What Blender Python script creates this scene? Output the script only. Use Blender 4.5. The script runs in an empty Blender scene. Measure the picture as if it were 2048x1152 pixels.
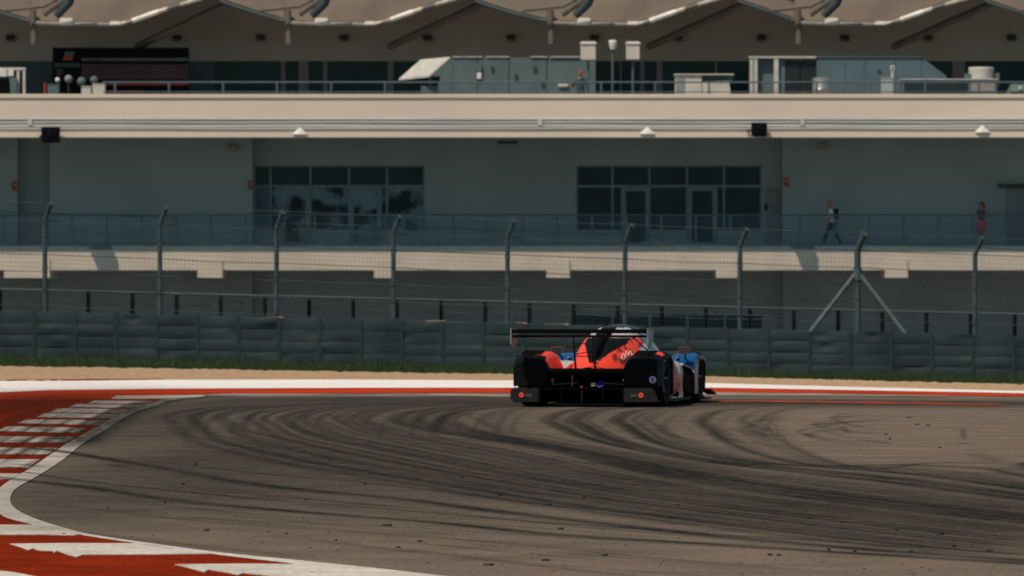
import bpy, bmesh, math, random
import numpy as np
from mathutils import Vector, Matrix
from mathutils.bvhtree import BVHTree

R = math.radians
random.seed(7)
rng = np.random.default_rng(7)
SC = bpy.context.scene
COL = SC.collection

# ------------------------------------------------------------------ camera
F, H = 12640.0, 1.51          # focal length in photo pixels, eye height
cam = bpy.data.cameras.new('camera'); cam_o = bpy.data.objects.new('camera', cam)
COL.objects.link(cam_o); SC.camera = cam_o
cam_o.location = (0, 0, H); cam_o.rotation_euler = (R(90), 0, 0)
cam.sensor_width = 36.0; cam.lens = 36.0*F/2048.0
cam.clip_start = 0.5; cam.clip_end = 6000
cam.dof.use_dof = True; cam.dof.focus_distance = 48.0
cam.dof.aperture_fstop = 9.0

# ------------------------------------------------------------------ world and sun
EL, AZ = R(56), R(37)         # sun over the camera's left shoulder
w = bpy.data.worlds.new('World'); SC.world = w; w.use_nodes = True
nt = w.node_tree; bg = nt.nodes['Background']
sky = nt.nodes.new('ShaderNodeTexSky'); sky.sky_type = 'NISHITA'; sky.sun_disc = False
sky.sun_elevation = EL; sky.sun_rotation = math.pi + AZ
sky.air_density = 1.0; sky.dust_density = 0.6; sky.ozone_density = 1.0
tint = nt.nodes.new('ShaderNodeMix'); tint.data_type = 'RGBA'; tint.blend_type = 'MULTIPLY'; tint.inputs[0].default_value = 1.0
tint.inputs[7].default_value = (0.76, 0.98, 1.0, 1)
nt.links.new(sky.outputs[0], tint.inputs[6]); nt.links.new(tint.outputs[2], bg.inputs[0]); bg.inputs[1].default_value = 0.070
sun = bpy.data.lights.new('sun', 'SUN'); sun.energy = 3.6; sun.angle = R(0.55); sun.color = (1.0, 0.86, 0.69)
sun_o = bpy.data.objects.new('sun', sun); COL.objects.link(sun_o)
sdir = Vector((-math.sin(AZ)*math.cos(EL), -math.cos(AZ)*math.cos(EL), math.sin(EL)))
sun_o.rotation_euler = sdir.to_track_quat('Z', 'Y').to_euler(); sun_o.location = (-30, -40, 60)
SC.view_settings.view_transform = 'Standard'; SC.view_settings.look = 'None'
SC.view_settings.exposure = 0.0; SC.view_settings.gamma = 1.0

# ------------------------------------------------------------------ survey helpers
def U(x, D): return (x - 1024.0)*D/F
def V(y, D): return H + (576.0 - y)*D/F
def base_z(X): return -0.47 - 0.022*max(-24, min(24, X))
def g(X, Y):
    """terrain height: flat track, falling gently behind the far kerb"""
    b = base_z(X)
    if Y < 101: return 0.0
    if Y < 158: return b*(Y - 101)/57.0
    if Y < 225: return b + (-1.0 - b)*(Y - 158)/67.0
    return -1.0
def PG(x, y):                     # point of the flat track surface
    return ((x - 1024.0)*H/(y - 576.0), F*H/(y - 576.0))
def hit_ground(x, y):             # point of the terrain
    lo, hi = 20.0, 240.0
    for D in np.arange(30, 240, 0.5):
        if V(y, D) < g(U(x, D), D):
            hi = D; lo = D - 0.5; break
    for _ in range(20):
        m = (lo + hi)/2
        if V(y, m) < g(U(x, m), m): hi = m
        else: lo = m
    return U(x, hi), hi

# ------------------------------------------------------------------ materials
def mat(name, col, rough=0.7, var=0.12, scale=3.0, metal=0.0, bump=0.0, bscale=40.0, spec=0.4, col2=None, detail=6.0,
        stretch=(1, 1, 1), attr=None, attr_col=None, coat=0.0, lo=0.35, hi=0.65):
    m = bpy.data.materials.new(name); m.use_nodes = True
    t = m.node_tree; b = t.nodes['Principled BSDF']; L = t.links.new
    b.inputs['Roughness'].default_value = rough; b.inputs['Metallic'].default_value = metal
    b.inputs['Specular IOR Level'].default_value = spec; b.inputs['Coat Weight'].default_value = coat
    tc = t.nodes.new('ShaderNodeTexCoord'); mp = t.nodes.new('ShaderNodeMapping')
    mp.inputs['Scale'].default_value = stretch; L(tc.outputs['Object'], mp.inputs[0])
    n = t.nodes.new('ShaderNodeTexNoise'); n.inputs['Scale'].default_value = scale; n.inputs['Detail'].default_value = detail
    L(mp.outputs[0], n.inputs['Vector'])
    mr = t.nodes.new('ShaderNodeMapRange'); mr.inputs[1].default_value = lo; mr.inputs[2].default_value = hi
    L(n.outputs[0], mr.inputs[0])
    mx = t.nodes.new('ShaderNodeMix'); mx.data_type = 'RGBA'
    c2 = col2 if col2 else tuple(c*(1 - var) for c in col)
    c1 = col if col2 else tuple(min(1, c*(1 + var)) for c in col)
    mx.inputs[6].default_value = (*c1, 1); mx.inputs[7].default_value = (*c2, 1)
    L(mr.outputs[0], mx.inputs[0]); out = mx.outputs[2]
    if attr:
        a = t.nodes.new('ShaderNodeAttribute'); a.attribute_name = attr
        m2 = t.nodes.new('ShaderNodeMix'); m2.data_type = 'RGBA'
        n3 = t.nodes.new('ShaderNodeTexNoise'); n3.inputs['Scale'].default_value = 7.0; n3.inputs['Detail'].default_value = 8; n3.inputs['Roughness'].default_value = .75
        L(tc.outputs['Object'], n3.inputs['Vector'])
        r3 = t.nodes.new('ShaderNodeMapRange'); r3.inputs[1].default_value = .32; r3.inputs[2].default_value = .68; r3.inputs[3].default_value = .68; r3.inputs[4].default_value = 1.2; L(n3.outputs[0], r3.inputs[0])
        mm = t.nodes.new('ShaderNodeMath'); mm.operation = 'MULTIPLY'; mm.use_clamp = True; L(a.outputs['Fac'], mm.inputs[0]); L(r3.outputs[0], mm.inputs[1])
        n4 = t.nodes.new('ShaderNodeTexNoise'); n4.inputs['Scale'].default_value = 26.0; n4.inputs['Detail'].default_value = 3; L(tc.outputs['Object'], n4.inputs['Vector'])
        r4 = t.nodes.new('ShaderNodeMapRange'); r4.inputs[1].default_value = .3; r4.inputs[2].default_value = .7; r4.inputs[3].default_value = .72; r4.inputs[4].default_value = 1.24; L(n4.outputs[0], r4.inputs[0])
        m4 = t.nodes.new('ShaderNodeMix'); m4.data_type = 'RGBA'; m4.blend_type = 'MULTIPLY'; m4.inputs[0].default_value = 1.0; L(out, m4.inputs[6]); L(r4.outputs[0], m4.inputs[7]); out = m4.outputs[2]
        L(mm.outputs[0], m2.inputs[0]); L(out, m2.inputs[6]); m2.inputs[7].default_value = (*attr_col, 1); out = m2.outputs[2]
    L(out, b.inputs['Base Color'])
    if bump:
        n2 = t.nodes.new('ShaderNodeTexNoise'); n2.inputs['Scale'].default_value = bscale; n2.inputs['Detail'].default_value = 4
        L(tc.outputs['Object'], n2.inputs['Vector'])
        bp = t.nodes.new('ShaderNodeBump'); bp.inputs['Strength'].default_value = bump; bp.inputs['Distance'].default_value = 0.02
        L(n2.outputs[0], bp.inputs['Height']); L(bp.outputs[0], b.inputs['Normal'])
    return m

M = {}
M['ground'] = mat('ground_soil', (0.10, 0.10, 0.045), 0.95, scale=0.8, col2=(0.05, 0.075, 0.025))
M['asphalt'] = mat('asphalt', (0.198, 0.154, 0.119), 0.95, scale=1.2, col2=(0.148, 0.120, 0.096), attr='rubber', attr_col=(0.010, 0.014, 0.015), bump=0.5, bscale=70, spec=0.0)
M['asphalt_plain'] = mat('asphalt_plain', (0.175, 0.134, 0.109), 0.95, scale=0.5, col2=(0.140, 0.110, 0.092), spec=0.0)
RUB = (0.016, 0.018, 0.018)
M['red_paint'] = mat('red_paint', (0.26, 0.026, 0.008), 0.9, scale=1.6, col2=(0.18, 0.019, 0.007), attr='rubber', attr_col=(0.022, 0.010, 0.007), spec=0.0)
M['red_band'] = mat('red_band', (0.52, 0.050, 0.018), 0.9, scale=0.7, col2=(0.38, 0.040, 0.015), stretch=(1, 1, 1), attr='rubber', attr_col=(0.03, 0.012, 0.008), spec=0.0)
M['white_paint'] = mat('white_paint', (0.68, 0.62, 0.54), 0.85, scale=2.6, col2=(0.52, 0.48, 0.42), attr='rubber', attr_col=RUB, spec=0.0)
M['white_band'] = mat('white_band', (0.86, 0.82, 0.78), 0.8, scale=0.5, col2=(0.76, 0.72, 0.68), attr='rubber', attr_col=RUB, spec=0.0)
M['worn_white'] = mat('worn_white', (0.36, 0.31, 0.27), 0.85, scale=1.1, col2=(0.15, 0.125, 0.11), stretch=(0.6, 0.5, 1), attr='rubber', attr_col=RUB, lo=0.4, hi=0.6, spec=0.0)
M['worn_red'] = mat('worn_red', (0.48, 0.06, 0.035), 0.85, scale=2.4, col2=(0.14, 0.07, 0.06), lo=0.42, hi=0.62, spec=0.0)
M['gravel'] = mat('gravel', (0.50, 0.33, 0.20), 0.95, scale=9.0, col2=(0.34, 0.235, 0.15), bump=1.0, bscale=14, spec=0.0)
M['roadgrey'] = mat('service_concrete', (0.22, 0.24, 0.25), 0.9, scale=0.6, col2=(0.17, 0.19, 0.20))
M['grass'] = mat('grass_blade', (0.042, 0.064, 0.022), 0.8, scale=1.2, col2=(0.020, 0.040, 0.014), spec=0.2)
M['rubber'] = mat('rubber', (0.012, 0.012, 0.013), 0.75, scale=20)
M['belt'] = mat('conveyor_belt', (0.030, 0.050, 0.055), 0.7, scale=0.9, col2=(0.015, 0.029, 0.033), bump=0.5, bscale=5, spec=0.25)
M['belt_seam'] = mat('belt_strap', (0.017, 0.029, 0.033), 0.8, scale=4)
M['concrete'] = mat('concrete', (0.42, 0.36, 0.30), 0.9, scale=2, col2=(0.33, 0.29, 0.25), bump=0.3)
M['galv'] = mat('galvanised_steel', (0.080, 0.115, 0.122), 0.65, scale=6, col2=(0.052, 0.078, 0.084), metal=0.1, spec=0.4)
M['wire'] = mat('wire', (0.045, 0.066, 0.072), 0.7, scale=6, metal=0.1)
M['darkpost'] = mat('dark_post', (0.006, 0.007, 0.008), 0.9, scale=5, spec=0.05)
M['cream'] = mat('cream_render', (0.56, 0.475, 0.385), 0.9, scale=0.9, col2=(0.49, 0.415, 0.34), bump=0.15, bscale=30, spec=0.15)
M['fascia'] = mat('fascia_panel', (0.72, 0.595, 0.475), 0.8, scale=0.7, col2=(0.65, 0.535, 0.43), stretch=(0.3, 1, 1), spec=0.2)
M['fascia_low'] = mat('weathered_fascia', (0.62, 0.54, 0.46), 0.8, scale=1.6, col2=(0.47, 0.43, 0.385), stretch=(0.08, 1, 4), spec=0.2)
M['trim'] = mat('metal_trim', (0.62, 0.61, 0.58), 0.5, scale=1, stretch=(0.2, 1, 1))
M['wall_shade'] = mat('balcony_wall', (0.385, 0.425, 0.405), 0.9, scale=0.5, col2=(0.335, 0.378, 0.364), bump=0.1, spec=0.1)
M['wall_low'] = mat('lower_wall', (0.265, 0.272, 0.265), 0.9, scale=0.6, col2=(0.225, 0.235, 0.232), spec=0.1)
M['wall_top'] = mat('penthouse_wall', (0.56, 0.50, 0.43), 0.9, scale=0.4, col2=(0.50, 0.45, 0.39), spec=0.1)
M['wall_blue'] = mat('blue_grey_cladding', (0.085, 0.130, 0.150), 0.7, scale=0.8)
M['glass'] = mat('dark_glass', (0.006, 0.028, 0.034), 0.15, scale=0.6, col2=(0.012, 0.050, 0.060), spec=0.15)
M['glass_print_reflect'] = mat('glass_prints_reflections', (0.006, 0.022, 0.026), 0.25, scale=1.3, col2=(0.20, 0.29, 0.32), spec=0.15, detail=2, lo=0.42, hi=0.56)  # pale noise blotches paint posters and broken reflections into the pane colour
M['glass_haze'] = mat('frosted_glass', (0.14, 0.20, 0.22), 0.4, scale=0.9, col2=(0.10, 0.155, 0.175), spec=0.15)
M['frame'] = mat('window_frame', (0.18, 0.25, 0.275), 0.5, scale=3)
M['frame_warm'] = mat('mullion', (0.27, 0.25, 0.225), 0.7, scale=3)
M['rail'] = mat('railing_steel', (0.075, 0.115, 0.13), 0.55, scale=3, metal=0.1)
M['hvac'] = mat('grey_metal_cladding', (0.105, 0.148, 0.150), 0.7, scale=1.0, col2=(0.080, 0.118, 0.122), spec=0.3)
M['hvac_light'] = mat('pale_metal', (0.50, 0.48, 0.43), 0.6, scale=2)
M['offwhite'] = mat('off_white_paint', (0.55, 0.50, 0.43), 0.6, scale=2)
M['white'] = mat('white_plastic', (0.72, 0.68, 0.62), 0.5, scale=2)
M['black'] = mat('black_plastic', (0.004, 0.005, 0.006), 0.8, scale=3, spec=0.05)
M['louvre'] = mat('dark_louvre', (0.035, 0.045, 0.048), 0.6, scale=2)
M['chrome'] = mat('stainless', (0.62, 0.56, 0.49), 0.38, scale=2, metal=0.85)
M['membrane'] = mat('tan_membrane', (0.195, 0.157, 0.124), 0.95, scale=0.5, col2=(0.135, 0.110, 0.090), spec=0.05)
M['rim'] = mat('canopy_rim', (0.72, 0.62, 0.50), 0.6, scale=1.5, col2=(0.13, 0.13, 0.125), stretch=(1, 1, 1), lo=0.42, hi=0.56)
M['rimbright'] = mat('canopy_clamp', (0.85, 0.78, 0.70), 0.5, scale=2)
M['strut'] = mat('canopy_strut', (0.135, 0.112, 0.092), 0.8, scale=2)
M['board'] = mat('board_black', (0.005, 0.007, 0.008), 0.8, scale=1, spec=0.05)
M['board_red'] = mat('board_maroon', (0.085, 0.050, 0.052), 0.9, scale=0.8, col2=(0.055, 0.040, 0.040), spec=0.05)
M['board_grey'] = mat('board_grey', (0.10, 0.115, 0.12), 0.6, scale=1.5, col2=(0.05, 0.06, 0.065))
M['red_small'] = mat('red_enamel', (0.42, 0.035, 0.02), 0.5, scale=3)
M['roofdeck'] = mat('roof_deck', (0.28, 0.26, 0.235), 0.9, scale=0.8)

# ------------------------------------------------------------------ mesh builder
class MB:
    def __init__(s): s.v = []; s.f = []; s.mi = []
    def add(s, vs, fs, mi=0):
        o = len(s.v); s.v += [tuple(p) for p in vs]; s.f += [tuple(i + o for i in q) for q in fs]; s.mi += [mi]*len(fs); return s
    def box(s, x0, x1, y0, y1, z0, z1, mi=0):
        v = [(x, y, z) for z in (z0, z1) for y in (y0, y1) for x in (x0, x1)]
        return s.add(v, [(0, 2, 3, 1), (4, 5, 7, 6), (0, 1, 5, 4), (2, 6, 7, 3), (0, 4, 6, 2), (1, 3, 7, 5)], mi)
    def tube(s, pts, r, n=8, mi=0, cap=True):
        pts = [Vector(p) for p in pts]; rs = r if isinstance(r, (list, tuple)) else [r]*len(pts)
        vs = []; fs = []; ref = None
        for i, p in enumerate(pts):
            d = (pts[min(i + 1, len(pts) - 1)] - pts[max(i - 1, 0)]).normalized()
            a = Vector((0, 0, 1)) if abs(d.z) < 0.95 else Vector((0, 1, 0))
            u = d.cross(a).normalized(); q = d.cross(u).normalized()
            vs += [p + (u*math.cos(2*math.pi*k/n) + q*math.sin(2*math.pi*k/n))*rs[i] for k in range(n)]
        for i in range(len(pts) - 1):
            for k in range(n):
                fs.append((i*n + k, i*n + (k + 1) % n, (i + 1)*n + (k + 1) % n, (i + 1)*n + k))
        if cap: fs += [tuple(range(n))[::-1], tuple(range((len(pts) - 1)*n, len(pts)*n))]
        return s.add(vs, fs, mi)
    def lathe(s, prof, c, axis='Z', n=24, mi=0):
        vs = []; fs = []
        for (r, h) in prof:
            for k in range(n):
                a = 2*math.pi*k/n; x, y = r*math.cos(a), r*math.sin(a)
                vs.append({'Z': (c[0] + x, c[1] + y, c[2] + h), 'X': (c[0] + h, c[1] + x, c[2] + y), 'Y': (c[0] + x, c[1] + h, c[2] + y)}[axis])
        for i in range(len(prof) - 1):
            for k in range(n): fs.append((i*n + k, i*n + (k + 1) % n, (i + 1)*n + (k + 1) % n, (i + 1)*n + k))
        return s.add(vs, fs, mi)
    def prism(s, poly, axis, a, b, mi=0):
        """poly in the two other axes, extruded from a to b along axis"""
        def P(p, t): return {'X': (t, p[0], p[1]), 'Y': (p[0], t, p[1]), 'Z': (p[0], p[1], t)}[axis]
        n = len(poly); vs = [P(p, a) for p in poly] + [P(p, b) for p in poly]
        fs = [tuple(range(n))[::-1], tuple(range(n, 2*n))] + [(i, (i + 1) % n, n + (i + 1) % n, n + i) for i in range(n)]
        return s.add(vs, fs, mi)
    def loft(s, secs, closed=False, cap=True, mi=0):
        n = len(secs[0]); vs = [p for q in secs for p in q]; fs = []
        for i in range(len(secs) - 1):
            for k in range(n if closed else n - 1):
                fs.append((i*n + k, i*n + (k + 1) % n, (i + 1)*n + (k + 1) % n, (i + 1)*n + k))
        if cap: fs += [tuple(range(n))[::-1], tuple(range((len(secs) - 1)*n, len(secs)*n))]
        return s.add(vs, fs, mi)

def ob(name, mb, mats, parent=None, smooth=False, bevel=0.0, local=False, label=None, cat=None, group=None, kind=None, fix=True):
    me = bpy.data.meshes.new(name)
    off = (0, 0, 0) if (parent is None or local) else tuple(parent['_o'])
    me.from_pydata([(p[0] - off[0], p[1] - off[1], p[2] - off[2]) for p in mb.v], [], mb.f)
    if not isinstance(mats, (list, tuple)): mats = [mats]
    for m in mats: me.materials.append(M[m])
    me.polygons.foreach_set('material_index', mb.mi)
    if fix or bevel:
        bm = bmesh.new(); bm.from_mesh(me); bmesh.ops.recalc_face_normals(bm, faces=bm.faces)
        if bevel: bmesh.ops.bevel(bm, geom=[e for e in bm.edges if e.calc_face_angle(0) > 0.6], offset=bevel, segments=2, affect='EDGES')
        bm.to_mesh(me); bm.free()
    if smooth:
        me.polygons.foreach_set('use_smooth', [True]*len(me.polygons)); me.set_sharp_from_angle(angle=R(38))
    o = bpy.data.objects.new(name, me); COL.objects.link(o)
    if parent: o.parent = parent
    o['_o'] = off if parent else (0, 0, 0)
    tag(o, label, cat, group, kind)
    return o
def tag(o, label=None, cat=None, group=None, kind=None):
    for k, v in (('label', label), ('category', cat), ('group', group), ('kind', kind)):
        if v: o[k] = v
    return o
def thing(name, loc, label, cat, group=None, rotz=0):
    o = bpy.data.objects.new(name, None); COL.objects.link(o); o.location = loc; o.rotation_euler = (0, 0, rotz)
    o.empty_display_size = 0.3; o['_o'] = tuple(loc)
    return tag(o, label, cat, group)
def share(o, parent, loc=(0, 0, 0), name=None, rot=None):
    c = o.copy(); COL.objects.link(c); c.parent = parent; c.location = loc
    if rot: c.rotation_euler = rot
    return c

# ================================================================== rubber marks on the track (wear with its own shape)
def smooth_line(pts, step=18):
    pts = [np.array(p, float) for p in pts]; P = [2*pts[0] - pts[1]] + pts + [2*pts[-1] - pts[-2]]; out = []
    for i in range(1, len(P) - 2):
        n = max(2, int(np.linalg.norm(P[i + 1] - P[i])/step))
        for k in range(n):
            t = k/n
            out.append(0.5*((2*P[i]) + (-P[i - 1] + P[i + 1])*t + (2*P[i - 1] - 5*P[i] + 4*P[i + 1] - P[i + 2])*t*t + (-P[i - 1] + 3*P[i] - 3*P[i + 1] + P[i + 2])*t**3))
    out.append(P[-2]); return out
STROKES = []
def stroke(px, wid, s, fade=0.12):
    P = np.array([PG(*q) for q in smooth_line(px)]); STROKES.append((P, wid, s, fade))
# long straight marks that come in over the kerb
stroke([(-160, 882), (0, 894), (116, 903), (239, 922), (342, 939), (454, 960), (600, 979), (795, 997), (990, 1022), (1186, 1045), (1400, 1069), (1750, 1100), (2150, 1128)], .115, .97, .03)
stroke([(-160, 944), (0, 957), (176, 975), (351, 1001), (615, 1025), (873, 1045), (1108, 1069), (1400, 1087), (1800, 1112), (2150, 1133)], .115, .97, .03)
stroke([(-160, 928), (0, 940), (220, 968), (439, 990), (747, 1016), (1000, 1038), (1400, 1066), (2100, 1112)], .040, .85, .03)
stroke([(205, 913), (342, 927), (500, 945), (700, 962), (900, 985), (1150, 1015), (1500, 1050)], .040, .8)
stroke([(35, 1023), (351, 1036), (700, 1049), (900, 1060), (1300, 1085), (1700, 1108)], .035, .6)
stroke([(300, 1062), (700, 1080), (1200, 1112), (1500, 1130)], .02, .30)
stroke([(200, 1040), (500, 1062), (900, 1092), (1300, 1120)], .02, .22)
stroke([(-100, 1118), (0, 1128), (300, 1140), (560, 1160)], .02, .6)
stroke([(-100, 1134), (0, 1140), (300, 1152), (500, 1170)], .02, .55)
# nested hooked marks through the corner
A = [(873, 862), (990, 881), (1147, 909), (1300, 945), (1575, 990), (2048, 1045), (2300, 1070)]
B = [(1164, 872), (1264, 897), (1400, 921), (1535, 937), (1771, 963), (2048, 998), (2300, 1028)]
A0, B0 = np.array((795, 839.)), np.array((1100, 841.))
C = [(486, 874), (566, 895), (700, 923), (900, 958), (1200, 1006), (1700, 1068), (2150, 1112)]
def hook(xt, wid, s, yt=None, up=420, dy=0):
    t = (xt - 795.)/305.
    turn = A0 + (B0 - A0)*t
    turn[1] = (yt if yt else min(850, max(833, turn[1]))) + dy
    if xt < 795: low = [np.array(a) + (np.array(b) - np.array(a))*((795. - xt)/361.) for a, b in zip(A, C)]
    else: low = [np.array(a) + (np.array(b) - np.array(a))*t for a, b in zip(A, B)]
    for q in low: q[1] = max(q[1], turn[1] + 14)
    top = [(turn[0] + up, 803.5), (turn[0] + .52*up, 808), (turn[0] + .24*up, 815), (turn[0] + .07*up, 824)]
    stroke(top + [tuple(turn), (turn[0] + 18, turn[1] + 9)] + [tuple(q) for q in low], wid, s, 0.10)
for xt, wd, s in ((795, .15, .62), (838, .11, .55), (889, .14, .48), (700, .11, .42), (640, .10, .35), (567, .12, .42), (495, .10, .32),
                  (1100, .12, .62), (1152, .13, .66), (1237, .13, .60), (1300, .10, .28), (1400, .12, .35), (1480, .12, .22), (960, .10, .25), (434, .14, .42), (380, .12, .40), (330, .14, .38), (525, .08, .4), (605, .08, .4), (670, .08, .38), (735, .08, .4)):
    hook(xt, wd*.72, min(.95, s*1.75))
for xt in (330, 400, 470, 540, 610, 680, 740, 830, 920, 1010, 1100, 1190, 1290, 1380): hook(xt, .40, .11, up=500)
for xt, dx in ((795, 26), (889, 22), (1100, 30), (1152, 24), (1237, 28), (567, 26), (700, 20)):
    hook(xt + dx, .03, .6); hook(xt - dx*.6, .025, .5)
for k in range(70):
    hook(random.uniform(300, 1560), random.uniform(.02, .07), random.uniform(.10, .45), yt=random.uniform(828, 868), up=random.uniform(250, 620))
for k in range(64):   # faint straight streaks across the near track
    y0 = random.uniform(880, 1140); x0 = random.uniform(-100, 900); ln = random.uniform(400, 1500); sl = random.uniform(.075, .115)
    stroke([(x0, y0), (x0 + .5*ln, y0 + .5*ln*sl + 4), (x0 + ln, y0 + ln*sl)], random.uniform(.02, .08), random.uniform(.10, .45), .3)
for (x0, y0, x1, y1, wd, s) in ((1600, 852, 1790, 838, .05, .6), (1605, 848, 1700, 850, .05, .4), (1610, 885, 1640, 884, .06, .35), (1720, 880, 1785, 889, .05, .4),
                               (1900, 886, 1935, 887, .04, .45), (1480, 860, 1560, 875, .06, .4), (1670, 836, 1745, 830, .06, .45), (1500, 845, 1580, 836, .06, .3),
                               (1940, 905, 2000, 925, .08, .25), (1925, 855, 1928, 880, .02, .4), (1680, 852, 1700, 868, .03, .4)):
    stroke([(x0, y0), ((x0 + x1)/2, (y0 + y1)/2 - 1), (x1, y1)], wd*1.5, min(.9, s*1.5), .2)
for (pts, wd, s) in (([(60, 872), (130, 880), (60, 846)], .10, .45), ([(-20, 826), (60, 812), (130, 802), (220, 796)], .10, .5), ([(20, 812), (100, 797), (190, 789)], .08, .35),
                    ([(150, 893), (212, 855), (262, 828), (330, 806)], .12, .35), ([(175, 885), (240, 845), (300, 818)], .18, .35),
                    ([(60, 850), (100, 862), (180, 866)], .08, .4), ([(30, 868), (120, 874), (160, 880)], .05, .5), ([(90, 842), (150, 838), (230, 842)], .05, .5),
                    ([(70, 832), (140, 828), (240, 834)], .05, .4), ([(200, 802), (280, 800), (340, 804)], .06, .5), ([(-20, 850), (10, 846), (60, 830), (120, 815)], .10, .3)):
    stroke(pts, wd, s, .2)
stroke([(150, 896), (172, 880), (212, 850), (256, 829), (304, 809), (350, 799.5), (430, 794)], .17, .97, .10)
stroke([(120, 900), (150, 882), (196, 850), (238, 829), (286, 809), (330, 800)], .14, .75, .10)
stroke([(395, 799.5), (700, 801), (1000, 802.5), (1400, 804), (1800, 807), (2150, 810)], 2.3, .50, .06)
stroke([(395, 797), (700, 798), (1000, 799), (1400, 800), (1800, 803), (2150, 806)], .9, .40, .06)
ED = [(318, 801.5), (282, 813), (238, 830), (178, 863), (132, 889), (104, 908), (72, 930), (40, 950)]
for k in range(34):   # rubber laid along the striped kerb
    off = random.uniform(.02, 1.1); i0 = random.randrange(0, 4); i1 = random.randrange(i0 + 3, 9); dr = random.uniform(-.25, .25)
    stroke([(x - (off + dr*j/(i1 - i0))*(y - 576)/H, y) for j, (x, y) in enumerate(ED[i0:i1])], random.uniform(.02, .07), random.uniform(.25, .8), .25)
for k in range(26):   # rubber dragged over the striped kerb
    x0 = random.uniform(-60, 190); y0 = random.uniform(800, 935); ln = random.uniform(40, 150)
    stroke([(x0, y0), (x0 + .5*ln, y0 + random.uniform(-3, 5)), (x0 + ln, y0 + random.uniform(-4, 10))], random.uniform(.04, .16), random.uniform(.25, .7), .3)
for k in range(14):
    x0 = random.uniform(1420, 1700); y0 = random.uniform(830, 870); ln = random.uniform(50, 160)
    stroke([(x0 + ln, y0 - random.uniform(4, 14)), (x0 + .3*ln, y0 - 3), (x0, y0 + 6), (x0 + .4*ln, y0 + 18), (x0 + 1.2*ln, y0 + 30)], random.uniform(.03, .07), random.uniform(.2, .5), .2)
def gauss_blobs():
    out = []
    for (x, y, wx, wy, s) in ((300, 850, .55, 8.0, .30), (330, 868, .30, 2.6, .26), (240, 880, .3, 3.0, .15), (420, 812, .9, 4.5, .45), (640, 803, 1.8, 4.0, .35),
                              (900, 801, 2.2, 4.0, .38), (1300, 803, 2.4, 3.0, .30), (1700, 806, 2.6, 3.0, .30), (2000, 809, 2.2, 3.0, .30), (1200, 930, 2.0, 3.0, .20), (500, 900, 1.4, 8.0, .30), (700, 880, 1.6, 10.0, .26), (350, 920, .9, 6.0, .28), (260, 955, 1.6, 9.0, .34), (480, 985, 1.6, 7.0, .26), (700, 960, 2.0, 8.0, .22), (950, 965, 2.0, 8.0, .20), (1750, 1000, 2.2, 7.0, .25), (2050, 990, 1.5, 7.0, .25), (300, 840, .8, 10, .25),
                              (820, 850, .5, 6.0, .25), (1500, 960, 1.5, 3.0, .20), (1850, 1015, 1.2, 3.0, .28), (560, 870, 1.1, 7.0, .14), (1000, 905, 1.2, 5.0, .16),
                              (60, 803, 1.6, 9.0, .62), (0, 825, 1.4, 8, .45), (-150, 815, 2.4, 12, .5), (200, 795, 1.4, 6, .35), (150, 845, 1.0, 7, .35), (60, 880, .9, 5, .25), (700, 830, 1.5, 9.0, .25), (1150, 835, 1.6, 8, .22), (150, 1000, .8, 3.0, .28), (120, 1040, .5, 2.5, .18)):
        X, Y = PG(x, y); out.append((X, Y, wx, wy, s))
    return out
BLOBS = gauss_blobs()
def rubber(XY):
    XY = np.asarray(XY, float); keep = np.ones(len(XY))
    for (P, wd, s, fade) in STROKES:
        lo = P.min(0) - 4*wd; hi = P.max(0) + 4*wd
        idx = np.nonzero((XY[:, 0] > lo[0]) & (XY[:, 0] < hi[0]) & (XY[:, 1] > lo[1]) & (XY[:, 1] < hi[1]))[0]
        if len(idx) == 0: continue
        Q = XY[idx]; best = np.full(len(idx), 1e9); bt = np.zeros(len(idx)); n = len(P) - 1
        for i in range(n):
            a, d = P[i], P[i + 1] - P[i]; L2 = d.dot(d) + 1e-12
            ylo, yhi = min(P[i][1], P[i + 1][1]) - 4*wd, max(P[i][1], P[i + 1][1]) + 4*wd
            sel = np.nonzero((Q[:, 1] > ylo) & (Q[:, 1] < yhi))[0]
            if len(sel) == 0: continue
            q = Q[sel] - a; t = np.clip((q @ d)/L2, 0, 1)
            dist = np.hypot(q[:, 0] - t*d[0], q[:, 1] - t*d[1])
            b = dist < best[sel]; u = sel[b]; best[u] = dist[b]; bt[u] = (i + t[b])/n
        prof = np.exp(-(best/wd)**2)*(0.85 + 0.15*np.sin(bt*37 + wd*900))
        fd = np.clip(np.minimum(bt, 1 - bt)/max(fade, 1e-3), 0, 1)
        keep[idx] *= 1 - np.clip(s*prof*fd, 0, 0.95)
    for (X, Y, wx, wy, s) in BLOBS:
        keep *= 1 - s*np.exp(-((XY[:, 0] - X)/wx)**2 - ((XY[:, 1] - Y)/wy)**2)
    return 1 - keep
def set_rubber(o, gain=1.0):
    me = o.data; n = len(me.vertices); co = np.empty(n*3); me.vertices.foreach_get('co', co); co = co.reshape(-1, 3)
    off = np.array(o['_o']) if o.parent else np.zeros(3)
    a = me.attributes.new('rubber', 'FLOAT', 'POINT'); a.data.foreach_set('value', np.clip(rubber(co[:, :2] + off[:2])*gain, 0, 1).astype(np.float32))
def grid_mesh(rows):
    """rows: list of equal-length lists of points"""
    n = len(rows[0]); mb = MB(); vs = [p for r in rows for p in r]
    fs = [(i*n + k, i*n + k + 1, (i + 1)*n + k + 1, (i + 1)*n + k) for i in range(len(rows) - 1) for k in range(n - 1)]
    return mb.add(vs, fs)
def interp(pts, x): return float(np.interp(x, [p[0] for p in pts], [p[1] for p in pts]))

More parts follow.
